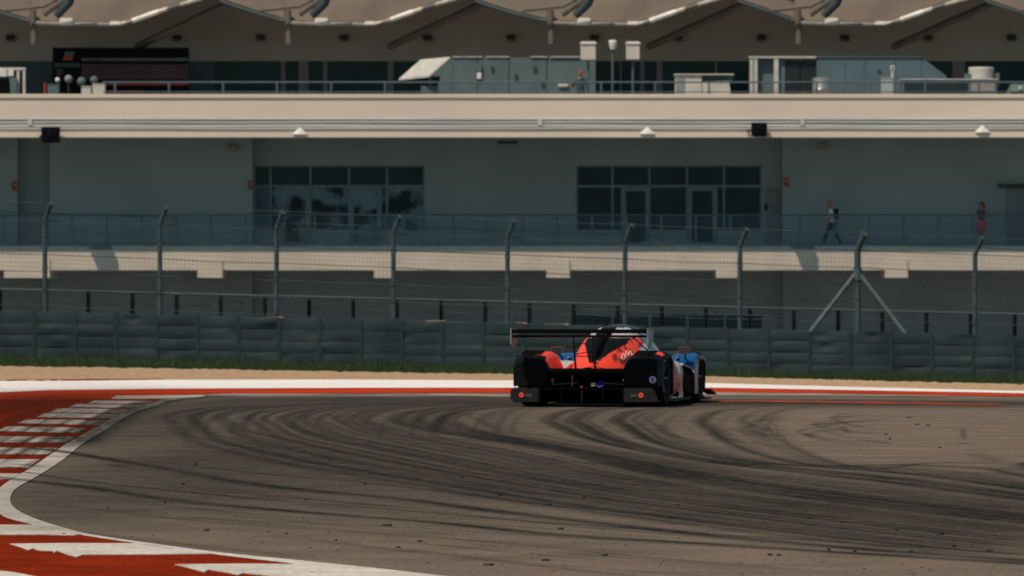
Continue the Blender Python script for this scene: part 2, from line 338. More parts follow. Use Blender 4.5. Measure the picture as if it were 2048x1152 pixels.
# ================================================================== ground, track, kerbs
ys = list(np.linspace(-60, 95, 12)) + list(np.linspace(98, 165, 40)) + list(np.linspace(170, 300, 20)) + [400, 700, 1200, 2500]
xs = [-1500, -600, -250, -100] + list(np.linspace(-60, 60, 61)) + [100, 250, 600, 1500]
ob('ground', grid_mesh([[(x, y, g(x, y) - 0.035) for x in xs] for y in ys]), 'ground', kind='structure', smooth=True)
ob('track_apron', MB().add([(-40, -20, -.008), (60, -20, -.008), (60, 101, -.008), (-40, 101, -.008)], [(0, 1, 2, 3)]), 'asphalt_plain', kind='structure')
rows = []
for y in np.concatenate([np.arange(770, 860, 0.75), np.arange(860, 1166, 1.25)]):
    rows.append([(*PG(x, y), 0.0) for x in np.arange(-340, 2760, 4.6)])
o = ob('track_asphalt', grid_mesh(rows), 'asphalt', kind='structure', fix=False); set_rubber(o)

EDGE_IN = [(400, 796), (342, 802), (308, 813), (260, 830), (205, 864), (161, 891), (137, 912), (103, 936), (67, 958), (40, 973), (26, 984), (20, 1001), (26, 1014), (44, 1027), (88, 1045), (176, 1069), (308, 1089), (439, 1106.5), (615, 1124), (769, 1140), (872, 1152), (1000, 1166)]
EDGE_OUT = [(372, 795.5), (318, 801.5), (282, 813), (238, 830), (178, 863), (132, 889), (104, 908), (72, 930), (40, 950), (12, 967), (-6, 982), (-14, 1001), (-8, 1017), (8, 1035), (66, 1051), (158, 1071), (285, 1090), (417, 1109), (602, 1131), (769, 1152), (950, 1172)]
ei = smooth_line(EDGE_IN, 8); eo = smooth_line(EDGE_OUT, 8)
def resample(pl, n):
    pl = np.array(pl); d = np.r_[0, np.cumsum(np.hypot(*np.diff(pl, axis=0).T))]; t = np.linspace(0, d[-1], n)
    return np.c_[np.interp(t, d, pl[:, 0]), np.interp(t, d, pl[:, 1])]
ri, ro = resample(ei, 800), resample(eo, 800)
rows = [[(*PG(*(a + (b - a)*t)), 0.006) for t in np.linspace(0, 1, 10)] for a, b in zip(ro, ri)]
o = ob('edge_line', grid_mesh(rows), 'white_paint', kind='structure'); set_rubber(o, 1.0)

def edge_x(y): return float(np.interp(y, [p[1] for p in eo], [p[0] for p in eo]))
rows = []
for y in np.r_[np.arange(797, 860, 1.0), np.arange(860, 1170, 1.6)]:
    xe = edge_x(y) + 3
    rows.append([(*PG(-420 + (xe + 420)*t, y), 0.003) for t in np.linspace(0, 1, 160)])
kerb = ob('kerb', grid_mesh(rows), 'red_paint', kind='structure'); set_rubber(kerb, 0.9)

def patch(name, q, parent, m, nu=90, nv=10, z=0.008, th=0.005, ragged=0.0):
    """raised painted slab between four track points given as px corners TL TR BR BL"""
    q = [np.array(p, float) for p in q]; rows = []
    for j in range(nv + 1):
        t = j/nv; a = q[0] + (q[3] - q[0])*t; b = q[1] + (q[2] - q[1])*t; row = []
        for i in range(nu + 1):
            p = a + (b - a)*(i/nu)
            if ragged and j in (0, nv): p[1] += random.uniform(-ragged, ragged)
            if ragged and i in (0, nu): p[0] += random.uniform(-4*ragged, 4*ragged)
            row.append((*PG(*p), z))
        rows.append(row)
    top = grid_mesh(rows); n = nu + 1
    ring = [k for k in range(n)] + [j*n + nu for j in range(1, nv + 1)] + [nv*n + k for k in range(nu - 1, -1, -1)] + [j*n for j in range(nv - 1, 0, -1)]
    bot = [(top.v[k][0], top.v[k][1], z - th) for k in ring]; o0 = len(top.v); top.v += bot
    for k in range(len(ring)):
        k2 = (k + 1) % len(ring); top.f.append((ring[k], ring[k2], o0 + k2, o0 + k)); top.mi.append(0)
    o = ob(name, top, m, parent); set_rubber(o, 1.05); return o
ST = [((-300, 947), (42, 949), (22, 960), (-300, 958)), ((-300, 920), (80, 920), (58, 936), (-300, 935)), ((-300, 893), (117, 897), (95, 910), (-300, 908)),
      ((-120, 873), (150, 875), (133, 886), (-150, 885)), ((14, 854), (174, 857), (155, 867), (-6, 863)), ((54, 840), (214, 842), (196, 851), (36, 847.5)),
      ((90, 827), (244, 830), (228, 838), (74, 835)), ((116, 817.5), (266, 820), (252, 827), (100, 825.5)), ((152, 809), (290, 811), (277, 817), (140, 815)),
      ((188, 802), (312, 803.5), (302, 808.5), (176, 808)), ((232, 792.5), (420, 791), (386, 797), (222, 799))]
for q in ST: patch('stripe', q, kerb, 'white_paint', ragged=0.35)
def tooth(poly):
    mb = MB(); top = [(*PG(*p), 0.008) for p in poly]; n = len(top)
    mb.add(top + [(x, y, 0.003) for x, y, z in top], [tuple(range(n))] + [(i, (i + 1) % n, n + (i + 1) % n, n + i) for i in range(n)])
    me = bpy.data.meshes.new('stripe'); bm = bmesh.new()
    vs = [bm.verts.new(p) for p in mb.v]
    for q in mb.f: bm.faces.new([vs[i] for i in q])
    bmesh.ops.triangulate(bm, faces=[f for f in bm.faces if len(f.verts) > 4]); bmesh.ops.recalc_face_normals(bm, faces=bm.faces)
    bm.to_mesh(me); bm.free(); me.materials.append(M['white_paint'])
    o = bpy.data.objects.new('stripe', me); COL.objects.link(o); o.parent = kerb; o['_o'] = (0, 0, 0); set_rubber(o); return o
def q2(L): return [(x/2.2756, 900 + y/2.2756) for x, y in L]
tooth(q2([(-300, 340), (0, 345), (150, 345), (240, 362), (300, 378), (372, 388), (340, 392), (200, 389), (0, 389), (-300, 386)]))
tooth(q2([(45, 432), (300, 429), (618, 430), (760, 452), (965, 476), (700, 479), (380, 480), (350, 492), (300, 478), (262, 464), (245, 473), (240, 463), (180, 462), (150, 453), (130, 461), (95, 447)]))
tooth(q2([(795, 526), (1100, 523), (1370, 525), (1600, 552), (1800, 570), (2050, 584), (2100, 606), (1700, 600), (1300, 588), (1180, 572), (1110, 565), (1085, 573), (1020, 560), (950, 549), (930, 561), (860, 541)]))
tooth(q2([(-300, 540), (-60, 548), (60, 562), (180, 585), (420, 600), (380, 640), (-300, 640)]))

# far painted bands
RED_T = [(-400, 788), (0, 785), (100, 780.5), (240, 779), (310, 778), (700, 776), (1020, 776), (1410, 775.5), (1692, 780.5), (1889, 784), (2048, 787), (2500, 797)]
RED_B = [(-400, 800), (100, 800), (250, 798), (330, 792), (380, 789), (478, 787.5), (700, 787), (1020, 786), (1410, 784.5), (1692, 787.5), (2048, 793.5), (2500, 803)]
WH_T = [(-400, 765), (0, 763.5), (200, 762), (310, 760.5), (700, 760), (1020, 762), (1410, 767), (1692, 774.5), (1889, 779.5), (2048, 783), (2500, 793)]
def band(name, top, bot, m, z, x0=-380, x1=2480, step=8, nv=8, **k):
    rows = [[(*PG(x, interp(top, x) + (interp(bot, x) - interp(top, x))*t), z) for t in np.linspace(0, 1, nv)] for x in np.arange(x0, x1, step)]
    o = ob(name, grid_mesh(rows), m, **k); set_rubber(o, 1.0); return o
band('painted_red_strip', RED_T, RED_B, 'red_band', 0.005, kind='structure')
band('painted_white_strip', WH_T, [(x, y + .6) for x, y in RED_T], 'white_band', 0.009, kind='structure')
band('thin_red_line', [(-400, 762), (0, 760.3), (200, 759), (330, 758.6)], [(-400, 764.5), (0, 762.4), (200, 761.2), (330, 759.8)], 'worn_red', 0.013, x1=330, nv=3, kind='structure')
LN_T = [(410, 789.5), (478, 788), (700, 788), (1020, 787), (1410, 785), (1692, 788.5), (1900, 792.5)]
LN_B = [(410, 794), (478, 794), (700, 794.5), (1020, 795), (1410, 792.5), (1692, 793), (1900, 794.5)]
band('worn_edge_line', LN_T, LN_B, 'worn_white', 0.008, 410, 1900, kind='structure')
band('worn_red_line', [(1400, 802), (1531, 802.5), (1800, 805.5), (2002, 809.5)], [(1400, 803.5), (1531, 804.8), (1800, 808.6), (2002, 811.5)], 'worn_red', 0.008, 1400, 2006, nv=4, kind='structure')

# gravel bed and grass verge
GR_F = [(-500, 731), (0, 733.5), (240, 737), (478, 741), (700, 745.5), (1000, 750), (1410, 755), (1575, 760), (1771, 765), (2048, 771), (2500, 781)]
rows = []; far_edge = []
for x in np.arange(-480, 2480, 10):
    a = PG(x, interp(WH_T, x)); b = hit_ground(x, interp(GR_F, x)); far_edge.append(b); row = []
    for t in np.linspace(0, 1, 40):
        X, Y = a[0] + (b[0] - a[0])*t, a[1] + (b[1] - a[1])*t
        row.append((X, Y, g(X, Y) + 0.004 + (0.03*random.random() if 0.02 < t < 0.99 else 0)))
    rows.append(row)
ob('gravel_bed', grid_mesh(rows), 'gravel', kind='stuff', label='pale tan gravel strip behind the white kerb paint', cat='gravel')
fe = np.array(far_edge); mb = MB()
vs, fs = [], []
for k in range(52000):
    i = random.randrange(len(fe) - 1); t = random.random(); X = fe[i][0] + (fe[i + 1][0] - fe[i][0])*t; yf = fe[i][1] + (fe[i + 1][1] - fe[i][1])*t
    u = random.random()**1.4; Y = yf + random.uniform(-.6, .3) + u*(157.9 - yf); X *= Y/yf
    tall = 1.0 if random.random() < .9 else 2.0
    if Y > 156.6: tall *= random.uniform(1.0, 2.6)
    h = random.uniform(.04, .11)*tall*(0.55 + 0.45*math.sin(X*.9 + Y*.21)**2); wd = random.uniform(.006, .016); a = random.uniform(0, 6.28); ln = random.uniform(-.5, .5)*h
    z = g(X, Y) - .03; c, s_ = math.cos(a)*wd, math.sin(a)*wd; n = len(vs)
    vs += [(X - c, Y - s_, z), (X + c, Y + s_, z), (X + ln, Y + ln*.4, z + h + .03)]; fs.append((n, n + 1, n + 2))
mb.add(vs, fs); ob('grass_verge', mb, 'grass', fix=False, kind='stuff', label='rough green grass verge in front of the tyre barrier', cat='grass')

# rubber scraps
def scrap(ln, wd, ht, seed):
    r = random.Random(seed); mb = MB(); secs = []; n = 6; bend = r.uniform(-.3, .3)
    for i in range(n):
        t = i/(n - 1); x = (t - .5)*ln; k = (1 - abs(2*t - 1)**2.2)*.8 + .2; lift = r.uniform(0, .5)*ht + (ht*.9 if i == n - 1 else 0)
        yy = bend*ln*(t - .5)**2*4; a = wd*k*r.uniform(.6, 1)
        secs.append([(x, yy - a, .001), (x, yy + a, .001), (x, yy + a*.6, .004 + ht*k*.7 + lift), (x, yy - a*.6, .006 + ht*k + lift)])
    return mb.loft(secs, closed=True)
SCR = [(975, 1131, 24), (1090, 1122, 18), (1209, 1112, 13), (840, 1084, 12), (797, 1096, 10), (774, 1052, 20), (1121, 1059, 12), (1098, 1011, 9), (730, 969, 8), (923, 956, 7), (413, 1062, 11),
       (365, 969, 9), (127, 1070, 10), (1685, 1046, 15), (1451, 1029, 20), (1881, 1070, 15), (1908, 1094, 10), (1979, 1103, 14), (1539, 1111, 11), (1557, 1112, 9), (1657, 1101, 8), (1710, 1104, 8), (1822, 1105, 10),
       (1340, 1037, 9), (1168, 997, 8), (1000, 992, 8), (573, 1069, 5), (672, 1082, 5), (320, 935, 9), (391, 930, 10), (612, 1001, 8), (216, 1018, 6), (330, 1006, 6), (1794, 1062, 8), (1620, 1038, 7), (1354, 1012, 7), (1772, 870, 6), (1780, 879, 6), (1879, 896, 6), (1835, 850, 9), (1856, 852, 9), (1818, 836, 12), (522, 904, 7), (609, 904, 6), (660, 921, 10)]
for k, (x, y, wpx) in enumerate(SCR):
    X, Y = PG(x, y); s = (y - 576)/H
    o = ob('rubber_scrap', scrap(wpx/s, wpx/s*.34, 1.1/s + .002, k), 'rubber', group='rubber scraps on the track',
           label='small curled scrap of black tyre rubber lying loose on the asphalt', cat='rubber scrap')
    o.location = (X, Y, 0); o.rotation_euler.z = random.uniform(-.5, .5)
o['label'] = o['label']
mb = MB()
for k in range(650):
    y = 600 + 0; u = random.random(); y = 812 + 340*u**.9; x = random.uniform(30, 2040)
    if x < edge_x(y) + 30 or (y > 1000 and x < interp([(p[1], p[0]) for p in ei if p[1] > 1000], y)): continue
    X, Y = PG(x, y); r = random.uniform(.002, .008); a = random.uniform(.6, 2.2)
    mb.add([(X - r*a, Y - r, .0), (X + r*a, Y - r, .0), (X + r*a, Y + r, .0), (X - r*a, Y + r, .0), (X, Y, r*.9)], [(0, 1, 4), (1, 2, 4), (2, 3, 4), (3, 0, 4)])
ob('rubber_crumbs', mb, 'rubber', fix=False, kind='stuff', label='fine black crumbs of tyre rubber scattered over the asphalt', cat='rubber crumbs')

# ================================================================== tyre barrier, concrete wall, fences
def wall_top(X): return 0.63 - 0.0246*max(-24, min(24, X))
bar = thing('tyre_barrier', (0, 158, base_z(0)), 'long dark tyre barrier wrapped in conveyor belting along the grass', 'barrier')
MW = 1.02
for k in range(-19, 20):
    X0 = k*MW + 0.30; X1 = X0 + MW; zt, zb = wall_top(X0 + .5), base_z(X0 + .5) - .05; n = 4; hh = (zt - zb)/n
    for r in range(n):
        rd = random.Random(k*17 + r); nx, nz = 9, 6; rows = []; z0 = zb + r*hh + .002; z1 = zb + (r + 1)*hh - .002
        bul = rd.uniform(.006, .026); sag = rd.uniform(-.02, .02); dent = rd.uniform(-.1, 1.1); dd = rd.choice((0, 0, rd.uniform(-.05, .06)))
        for j in range(nz + 1):
            v = j/nz; row = []
            for i in range(nx + 1):
                u = i/nx; bu = math.sin(math.pi*v)**.6*bul*(0.6 + .4*math.sin(math.pi*u)) - dd*math.exp(-((u - dent)/.18)**2 - ((v - .6)/.3)**2)
                row.append((X0 + .03 + (MW - .06)*u, 158 - bu, z0 + (z1 - z0)*v + sag*math.sin(math.pi*u)))
            rows.append(row)
        rows = [[(x, 158.30, z0) for x, _, _ in rows[0]]] + rows + [[(x, 158.55, z1) for x, _, _ in rows[-1]]]
        ob('belt_band', grid_mesh(rows), 'belt', bar, smooth=True)
    ob('strap', MB().box(X0 - .04, X0 + .04, 157.975, 158.02, zb, zt + rd.uniform(-.02, .02)), 'belt_seam', bar)
ob('core', MB().add([(-20, 158.1, base_z(-20) - .1), (20, 158.1, base_z(20) - .1), (20, 158.1, wall_top(20) - .03), (-20, 158.1, wall_top(-20) - .03),
                     (-20, 158.6, base_z(-20) - .1), (20, 158.6, base_z(20) - .1), (20, 158.6, wall_top(20) - .03), (-20, 158.6, wall_top(-20) - .03)],
                    [(0, 1, 2, 3), (7, 6, 5, 4), (3, 2, 6, 7), (0, 3, 7, 4), (1, 5, 6, 2)]), 'rubber', bar)
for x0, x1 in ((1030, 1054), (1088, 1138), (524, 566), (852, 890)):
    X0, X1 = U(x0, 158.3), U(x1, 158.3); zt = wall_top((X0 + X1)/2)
    ob('sunlit_top_patch', MB().box(X0, X1, 158.25, 158.7, zt - .03, zt + random.uniform(.01, .022)), 'gravel', bar, bevel=.012)  # tan blocks put the sunlight on uneven tyre-bundle tops into colour
cw = thing('concrete_wall', (0, 159, base_z(0)), 'low concrete safety wall directly behind the tyre barrier', 'wall')
for k in range(-5, 6):
    X0, X1 = k*4.0 - .8, k*4.0 + 3.15; rd = random.Random(k + 90); dz = rd.choice((-.06, -.05, -.045))
    z0, z1 = wall_top(X0) + dz, wall_top(X1) + dz
    ob('wall_segment', MB().add([(X0, 158.75, -1.2), (X1, 158.75, -1.2), (X1, 159.05, -1.2), (X0, 159.05, -1.2), (X0, 158.80, z0), (X1, 158.80, z1), (X1, 159.0, z1), (X0, 159.0, z0)],
       [(0, 3, 2, 1), (4, 5, 6, 7), (0, 1, 5, 4), (1, 2, 6, 5), (2, 3, 7, 6), (3, 0, 4, 7)]), 'concrete', cw)

# debris fence
def bend_z(X): return 2.80 - 0.037*X
fen = thing('debris_fence', (0, 159.5, base_z(0)), 'tall galvanised catch fence with cranked posts behind the tyre barrier', 'fence')
FY = 159.5
posts = [U(x, FY) for x in (-375, -143, 90, 320, 553, 787, 1015, 1250, 1480, 1715, 1950, 2183, 2415)]
for i, X in enumerate(posts):
    zb = bend_z(X); r = .060 if i != 9 else .085
    p = [(X, FY, -1.0), (X, FY, zb - .06), (X + .012, FY - .02, zb + .02), (X + .075, FY - .12, zb + .17), (X + .165, FY - .26, zb + .38)]
    po = ob('post', MB().tube(p, r, 10), 'galv', fen, smooth=True)
    ob('end_cap', MB().tube([(X + .160, FY - .25, zb + .37), (X + .175, FY - .275, zb + .405)], r*1.25, 10), 'wire', po)
    for zz in (zb - .55, zb - 1.25): ob('clamp', MB().tube([(X, FY, zz), (X, FY, zz + .07)], r*1.18, 10), 'galv', po)
for k in range(8):
    zt = .42 if k == 0 else (0.17 if k == 1 else -.02 - (k - 2)*.43); dx, dy = (.165, -.26) if k == 0 else ((.075, -.12) if k == 1 else (0, -.07))
    pts = []
    for a, b in zip(posts[:-1], posts[1:]):
        rd = random.Random(int(a*100) + k); sg = rd.uniform(.004, .035)
        for t in (0, .25, .5, .75): X = a + (b - a)*t; pts.append((X + dx, FY + dy, bend_z(X) + zt - sg*4*t*(1 - t)))
    ob('cable', MB().tube(pts, .0085, 5), 'wire', fen)
mb = MB(); Xs = np.arange(posts[0], posts[-1], .10)
for X in Xs: mb.tube([(X, FY - .075, wall_top(X) - .1), (X, FY - .075, bend_z(X))], .0030, 3, cap=False)
for k in range(22): mb.tube([(X, FY - .08, bend_z(X) - k*.11) for X in posts], .0030, 3, cap=False)
ob('wire_mesh', mb, 'wire', fen, kind='stuff', fix=False)
Xc = posts[9]
for sx, xe, ye in ((-1, 1618, 668), (1, 1814, 672)):
    za = V(548, FY); ob('brace', MB().tube([(Xc + sx*.05, FY - .02, za), (U(xe, FY - .7), FY - .62, V(ye, FY - .6))], .062, 10), 'galv', fen, smooth=True)
ob('brace_collar', MB().tube([(Xc, FY, V(560, FY)), (Xc, FY, V(538, FY))], .12, 12), 'galv', fen, smooth=True)
# low rail on the concrete wall
lr = thing('low_rail_fence', (0, 160.6, base_z(0)), 'low dark post-and-rail fence standing behind the catch fence', 'fence')
def rail_z(X): return 1.16 - 0.0245*X
mb = MB().tube([(X, 160.6, rail_z(X)) for X in np.linspace(-19, 19, 39)], .026, 8); ob('top_rail', mb, 'galv', lr, smooth=True)
ob('mid_wire', MB().tube([(X, 160.6, rail_z(X) - .30 - .015*math.sin(X*2.8)) for X in np.linspace(-19, 19, 90)], .009, 5), 'wire', lr)
for k in range(-4, 28):
    X = U(177 + 88.2*k*1.0, 160.6)
    ob('post', MB().box(X - .05, X + .05, 160.55, 160.65, -1.2, rail_z(X) - .02 + random.uniform(-.03, .0), 0), 'darkpost', lr)

ob('service_road', grid_mesh([[(x, y, g(x, y) - 0.02) for x in np.linspace(-60, 60, 31)] for y in np.linspace(162, 246.5, 60)]), 'roadgrey', kind='structure', smooth=True)
# ================================================================== the building behind
YS, YO, YW, YR, YP = 243.0, 240.9, 246.6, 247.4, 262.0   # slab edge, overhang edge, balcony wall, recessed wall, penthouse wall
bld = thing('paddock_building', (0, 250, -1.0), 'long cream two-storey paddock building with balcony and roof terrace', 'building')
XL, XR = -34.0, 34.0
def pb(name, x0, x1, y0, y1, D0, D1, m, parent=None, bevel=0, mi=0, Dp=None):
    """box given by picture extents at depth D0, running back to D1"""
    d = Dp or D0
    return ob(name, MB().box(U(x0, d), U(x1, d), D0, D1, V(y1, d), V(y0, d)), m, parent or bld, bevel=bevel)
ZDECK, ZROOF = V(492, YS), 8.1
# balcony wall bays (alternately forward and recessed)
ZT = V(262, YW)
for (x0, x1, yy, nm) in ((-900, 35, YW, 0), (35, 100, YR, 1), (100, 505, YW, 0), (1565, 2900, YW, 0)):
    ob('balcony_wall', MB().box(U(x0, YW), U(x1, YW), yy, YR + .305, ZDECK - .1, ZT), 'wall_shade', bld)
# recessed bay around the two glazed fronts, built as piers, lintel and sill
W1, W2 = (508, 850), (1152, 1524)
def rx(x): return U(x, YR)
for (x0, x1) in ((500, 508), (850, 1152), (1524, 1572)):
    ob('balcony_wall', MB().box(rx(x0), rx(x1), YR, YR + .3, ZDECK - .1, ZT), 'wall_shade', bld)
for (a, b) in (W1, W2):
    ob('lintel_wall', MB().box(rx(a) + .001, rx(b) - .001, YR + .002, YR + .3, V(330, YR), ZT - .002), 'wall_shade', bld)
    ob('room_back', MB().box(rx(a) - .2, rx(b) + .2, YR + 3.0, YR + 3.1, ZDECK, ZT), 'board', bld)
def glazing(x0, x1, cols, doors, pane_m, sill=460):
    """cols: vertical mullion px; doors: list of (x0, x1)"""
    yt, ym = 332, 373; D = YR + .10
    win = pb('window', x0, x1, yt - 3, yt + 1.5, D - .04, D + .06, 'frame', Dp=YR)
    xsq = [x0] + cols + [x1]
    for c in [x0 + 1.5] + cols + [x1 - 1.5]: pb('mullion', c - 2.2, c + 2.2, yt + 1.6, sill, D - .05, D + .05, 'frame', win, Dp=YR)
    for a, b in zip(xsq[:-1], xsq[1:]):
        pb('transom', a + 2.3, b - 2.3, ym - 3, ym + 2, D - .045, D + .045, 'frame', win, Dp=YR)
        pb('pane', a + 1, b - 1, yt, ym, D, D + .02, 'glass', win, Dp=YR)
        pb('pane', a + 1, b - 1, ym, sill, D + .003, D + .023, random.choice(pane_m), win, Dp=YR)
    # low wall below the glass, interrupted by the doors
    cuts = sorted(doors); cur = x0
    for (a, b) in cuts + [(x1, x1)]:
        if a > cur + 1: pb('sill_wall', cur + .3, a - .3, sill + .1, 497, YR + .004, YR + .25, 'wall_shade', Dp=YR)
        cur = b
    for (a, b) in cuts:
        dr = pb('door', a, b, ym + .2, ym + 9, D - .10, D + .02, 'frame', Dp=YR)
        for (p, q) in ((a, a + 10), (b - 10, b)): pb('stile', p, q, ym + 9.1, 494, D - .10, D + .02, 'frame', dr, Dp=YR)
        pb('kick_rail', a + 10.1, b - 10.1, 484, 494, D - .09, D + .02, 'frame', dr, Dp=YR)
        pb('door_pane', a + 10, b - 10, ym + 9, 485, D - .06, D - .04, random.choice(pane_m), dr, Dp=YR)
        pb('handle', b - 8, b - 5, 430, 450, D - .16, D - .10, 'hvac_light', dr, Dp=YR)
glazing(508, 850, [541, 621, 698, 774], [(562, 622), (698, 764)], ['glass_print_reflect', 'glass_print_reflect', 'glass_haze'])
glazing(1152, 1524, [1225, 1299, 1374, 1448], [(1242, 1301), (1374, 1435)], ['glass'])
# grey service door next to the right-hand front
sd = pb('service_door', 1531, 1563, 376, 492, YR - .06, YR - .005, 'frame_warm', Dp=YR); pb('handle', 1529.5, 1534, 408, 420, YR - .12, YR - .062, 'black', sd, Dp=YR)
sd = pb('service_door', 2012, 2062, 378, 492, YW - .05, YW - .004, 'wall_low', Dp=YW); pb('door_hood', 1996, 2085, 369, 375, YW - .5, YW - .052, 'louvre', sd, Dp=YW); pb('frame_post', 2034, 2041, 376, 492, YW - .09, YW - .052, 'frame', sd, Dp=YW)
# small fittings
for x, yy in ((29, 372), (501, 370), (1573, 364)):
    t = thing('fire_alarm', (U(x, YW), YW - .06, V(yy, YW)), {29: 'small red alarm box on the wall at the left picture edge', 501: 'small red alarm box left of the windows showing posters and reflections', 1573: 'small red alarm box beside the grey service door'}[x], 'alarm', 'red alarm boxes on the balcony wall')
    ob('housing', MB().box(U(x - 4.5, YW), U(x + 4.5, YW), YW - .10, YW - .003, V(yy + 9, YW), V(yy - 9, YW)), 'red_small', t, bevel=.02)
    ob('lens', MB().lathe([(.0, -.16), (.04, -.15), (.05, -.10)], (U(x + 1, YW), YW, V(yy - 2, YW)), 'Y', 12), 'offwhite', t)
# balcony slab, beam ends, railing
slab = ob('balcony_slab', MB().box(XL, XR, YS, YW - .002, V(540, YS), V(500, YS)), 'cream', bld)
ob('slab_edge_angle', MB().box(XL, XR, YS - .05, YS + .35, V(499.8, YS), ZDECK), 'rail', bld)
for x0, x1 in ((-330, -285), (8, 100), (395, 445), (748, 788), (1093, 1140), (1432, 1475), (1770, 1816), (2110, 2155)):
    pb('beam_end', x0, x1, 520, 556, YS - .06, YW - .01, 'cream', bevel=.01)
rl = ob('balcony_railing', MB().tube([(XL, YS + .12, V(430, YS)), (XR, YS + .12, V(430, YS))], .035, 8), 'rail', bld, smooth=True)
ob('bottom_rail', MB().box(XL, XR, YS + .09, YS + .15, V(490, YS), V(486.5, YS)), 'rail', rl)
m = bpy.data.materials.new('perforated_infill'); m.use_nodes = True; t = m.node_tree; b = t.nodes['Principled BSDF']
b.inputs['Base Color'].default_value = (.085, .145, .150, 1); b.inputs['Roughness'].default_value = .6
tr = t.nodes.new('ShaderNodeBsdfTransparent'); mxs = t.nodes.new('ShaderNodeMixShader'); mxs.inputs[0].default_value = .13
t.links.new(tr.outputs[0], mxs.inputs[1]); t.links.new(b.outputs[0], mxs.inputs[2]); t.links.new(mxs.outputs[0], t.nodes['Material Output'].inputs[0]); M['infill'] = m
xp = [1184 + 69.3*k for k in range(-22, 18)]
for a, b_ in zip(xp[:-1], xp[1:]):
    pb('rail_post', a - 2.2, a + 2.2, 431, 491, YS + .08, YS + .13, 'rail', rl, Dp=YS)
    pb('infill_panel', a + 2.6, b_ - 2.6, 433.5, 486, YS + .115, YS + .118, 'infill', rl, Dp=YS)
# ground floor
YL = 247.6
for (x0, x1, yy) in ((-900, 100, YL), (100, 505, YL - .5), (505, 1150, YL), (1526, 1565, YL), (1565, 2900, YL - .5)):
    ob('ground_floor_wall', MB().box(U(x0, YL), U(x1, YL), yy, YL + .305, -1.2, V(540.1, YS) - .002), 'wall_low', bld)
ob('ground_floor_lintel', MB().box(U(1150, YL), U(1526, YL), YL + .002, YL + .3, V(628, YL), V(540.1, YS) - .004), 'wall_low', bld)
gw = pb('ground_floor_window', 1150, 1526, 628, 631, YL + .06, YL + .16, 'frame', Dp=YL)
cs = [1150, 1225, 1300, 1375, 1450, 1526]
for a, b_ in zip(cs[:-1], cs[1:]):
    pb('pane', a + 1, b_ - 1, 631, 735, YL + .12, YL + .14, 'glass', gw, Dp=YL); pb('mullion', b_ - 2, b_ + 2, 631, 735, YL + .07, YL + .17, 'frame', gw, Dp=YL)
for k, (x, y) in enumerate(((470, 610), (465, 296), (1645, 292), (555, 590))):
    D = YL - .5 if y > 500 else YW
    pb('wall_lamp', x - 9, x + 9, y - 6, y + 6, D - .18, D - .003, 'frame_warm', bevel=.02)
pb('soffit_lamp', 995, 1035, 283, 289, YR - 1.2, YR - .9, 'louvre', Dp=YR)
# roof slab with its fascia
ob('roof_slab', MB().box(XL, XR, YO + .30, YP + 6, V(262, YW) + .002, ZROOF), 'roofdeck', bld)
ob('fascia', MB().box(XL, XR, YO, YO + .28, V(238, YO), V(196.5, YO)), 'fascia', bld)
ob('coping', MB().box(XL, XR, YO - .06, YO + .40, V(196.4, YO), V(188, YO)), 'fascia', bld, bevel=.015)
ob('gutter_trim', MB().box(XL, XR, YO - .035, YO - .002, V(239.5, YO), V(234.5, YO)), 'trim', bld, bevel=.012)
ob('lower_fascia', MB().box(XL, XR, YO + .05, YO + .29, V(275, YO), V(238.2, YO)), 'fascia_low', bld)
ob('fascia_lip', MB().box(XL, XR, YO - .03, YO + .048, V(275, YO), V(264, YO)), 'fascia', bld, bevel=.01)
for z, r in ((244.5, .022), (252, .030), (257, .022)):
    pts = [(X, YO + .025 - r, V(z, YO) + .012*math.sin(X*.7 + z)) for X in np.linspace(XL, XR, 60)]
    ob('conduit', MB().tube(pts, r, 8), 'trim', bld, smooth=True)
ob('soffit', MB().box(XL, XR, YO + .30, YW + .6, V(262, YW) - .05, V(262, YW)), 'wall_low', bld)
for x in (60, 1080, 1605):
    pb('fascia_bracket', x - 4, x + 4, 236, 250, YO - .06, YO + .06, 'fascia_low')
# loudspeakers and dome lights hung on the fascia
for x0, x1, y0, y1, lb in ((83, 119, 254, 285, 'black loudspeaker hung under the roof edge, above the leftmost tall wall recess'), (1503, 1534, 245, 273, 'black loudspeaker hung under the roof edge, above the grey service door')):
    D = YO - .55; t = thing('loudspeaker', (U((x0 + x1)/2, D), D, V(y1, D)), lb, 'loudspeaker', 'loudspeakers on the roof edge')
    zc = (V(y0, D) + V(y1, D))/2; xc = U((x0 + x1)/2, D)
    ob('cabinet', MB().box(U(x0, D), U(x1, D), D - .15, D + .35, V(y1, D), V(y0, D)), 'black', t, bevel=.02)
    ob('grille', MB().box(U(x0 + 3, D), U(x1 - 3, D), D - .17, D - .152, V(y1 - 3, D), V(y0 + 3, D)), 'black', t)
    ob('cone', MB().lathe([(.0, -.02), (.05, -.03), (.16, .0)], (xc, D - .172, zc), 'Y', 20), 'black', t)
    ob('bracket', MB().tube([(xc - .42, D + .56, zc - .05), (xc - .42, D + .2, zc - .05), (xc - .2, D + .2, zc - .05)], .04, 8), 'louvre', t)
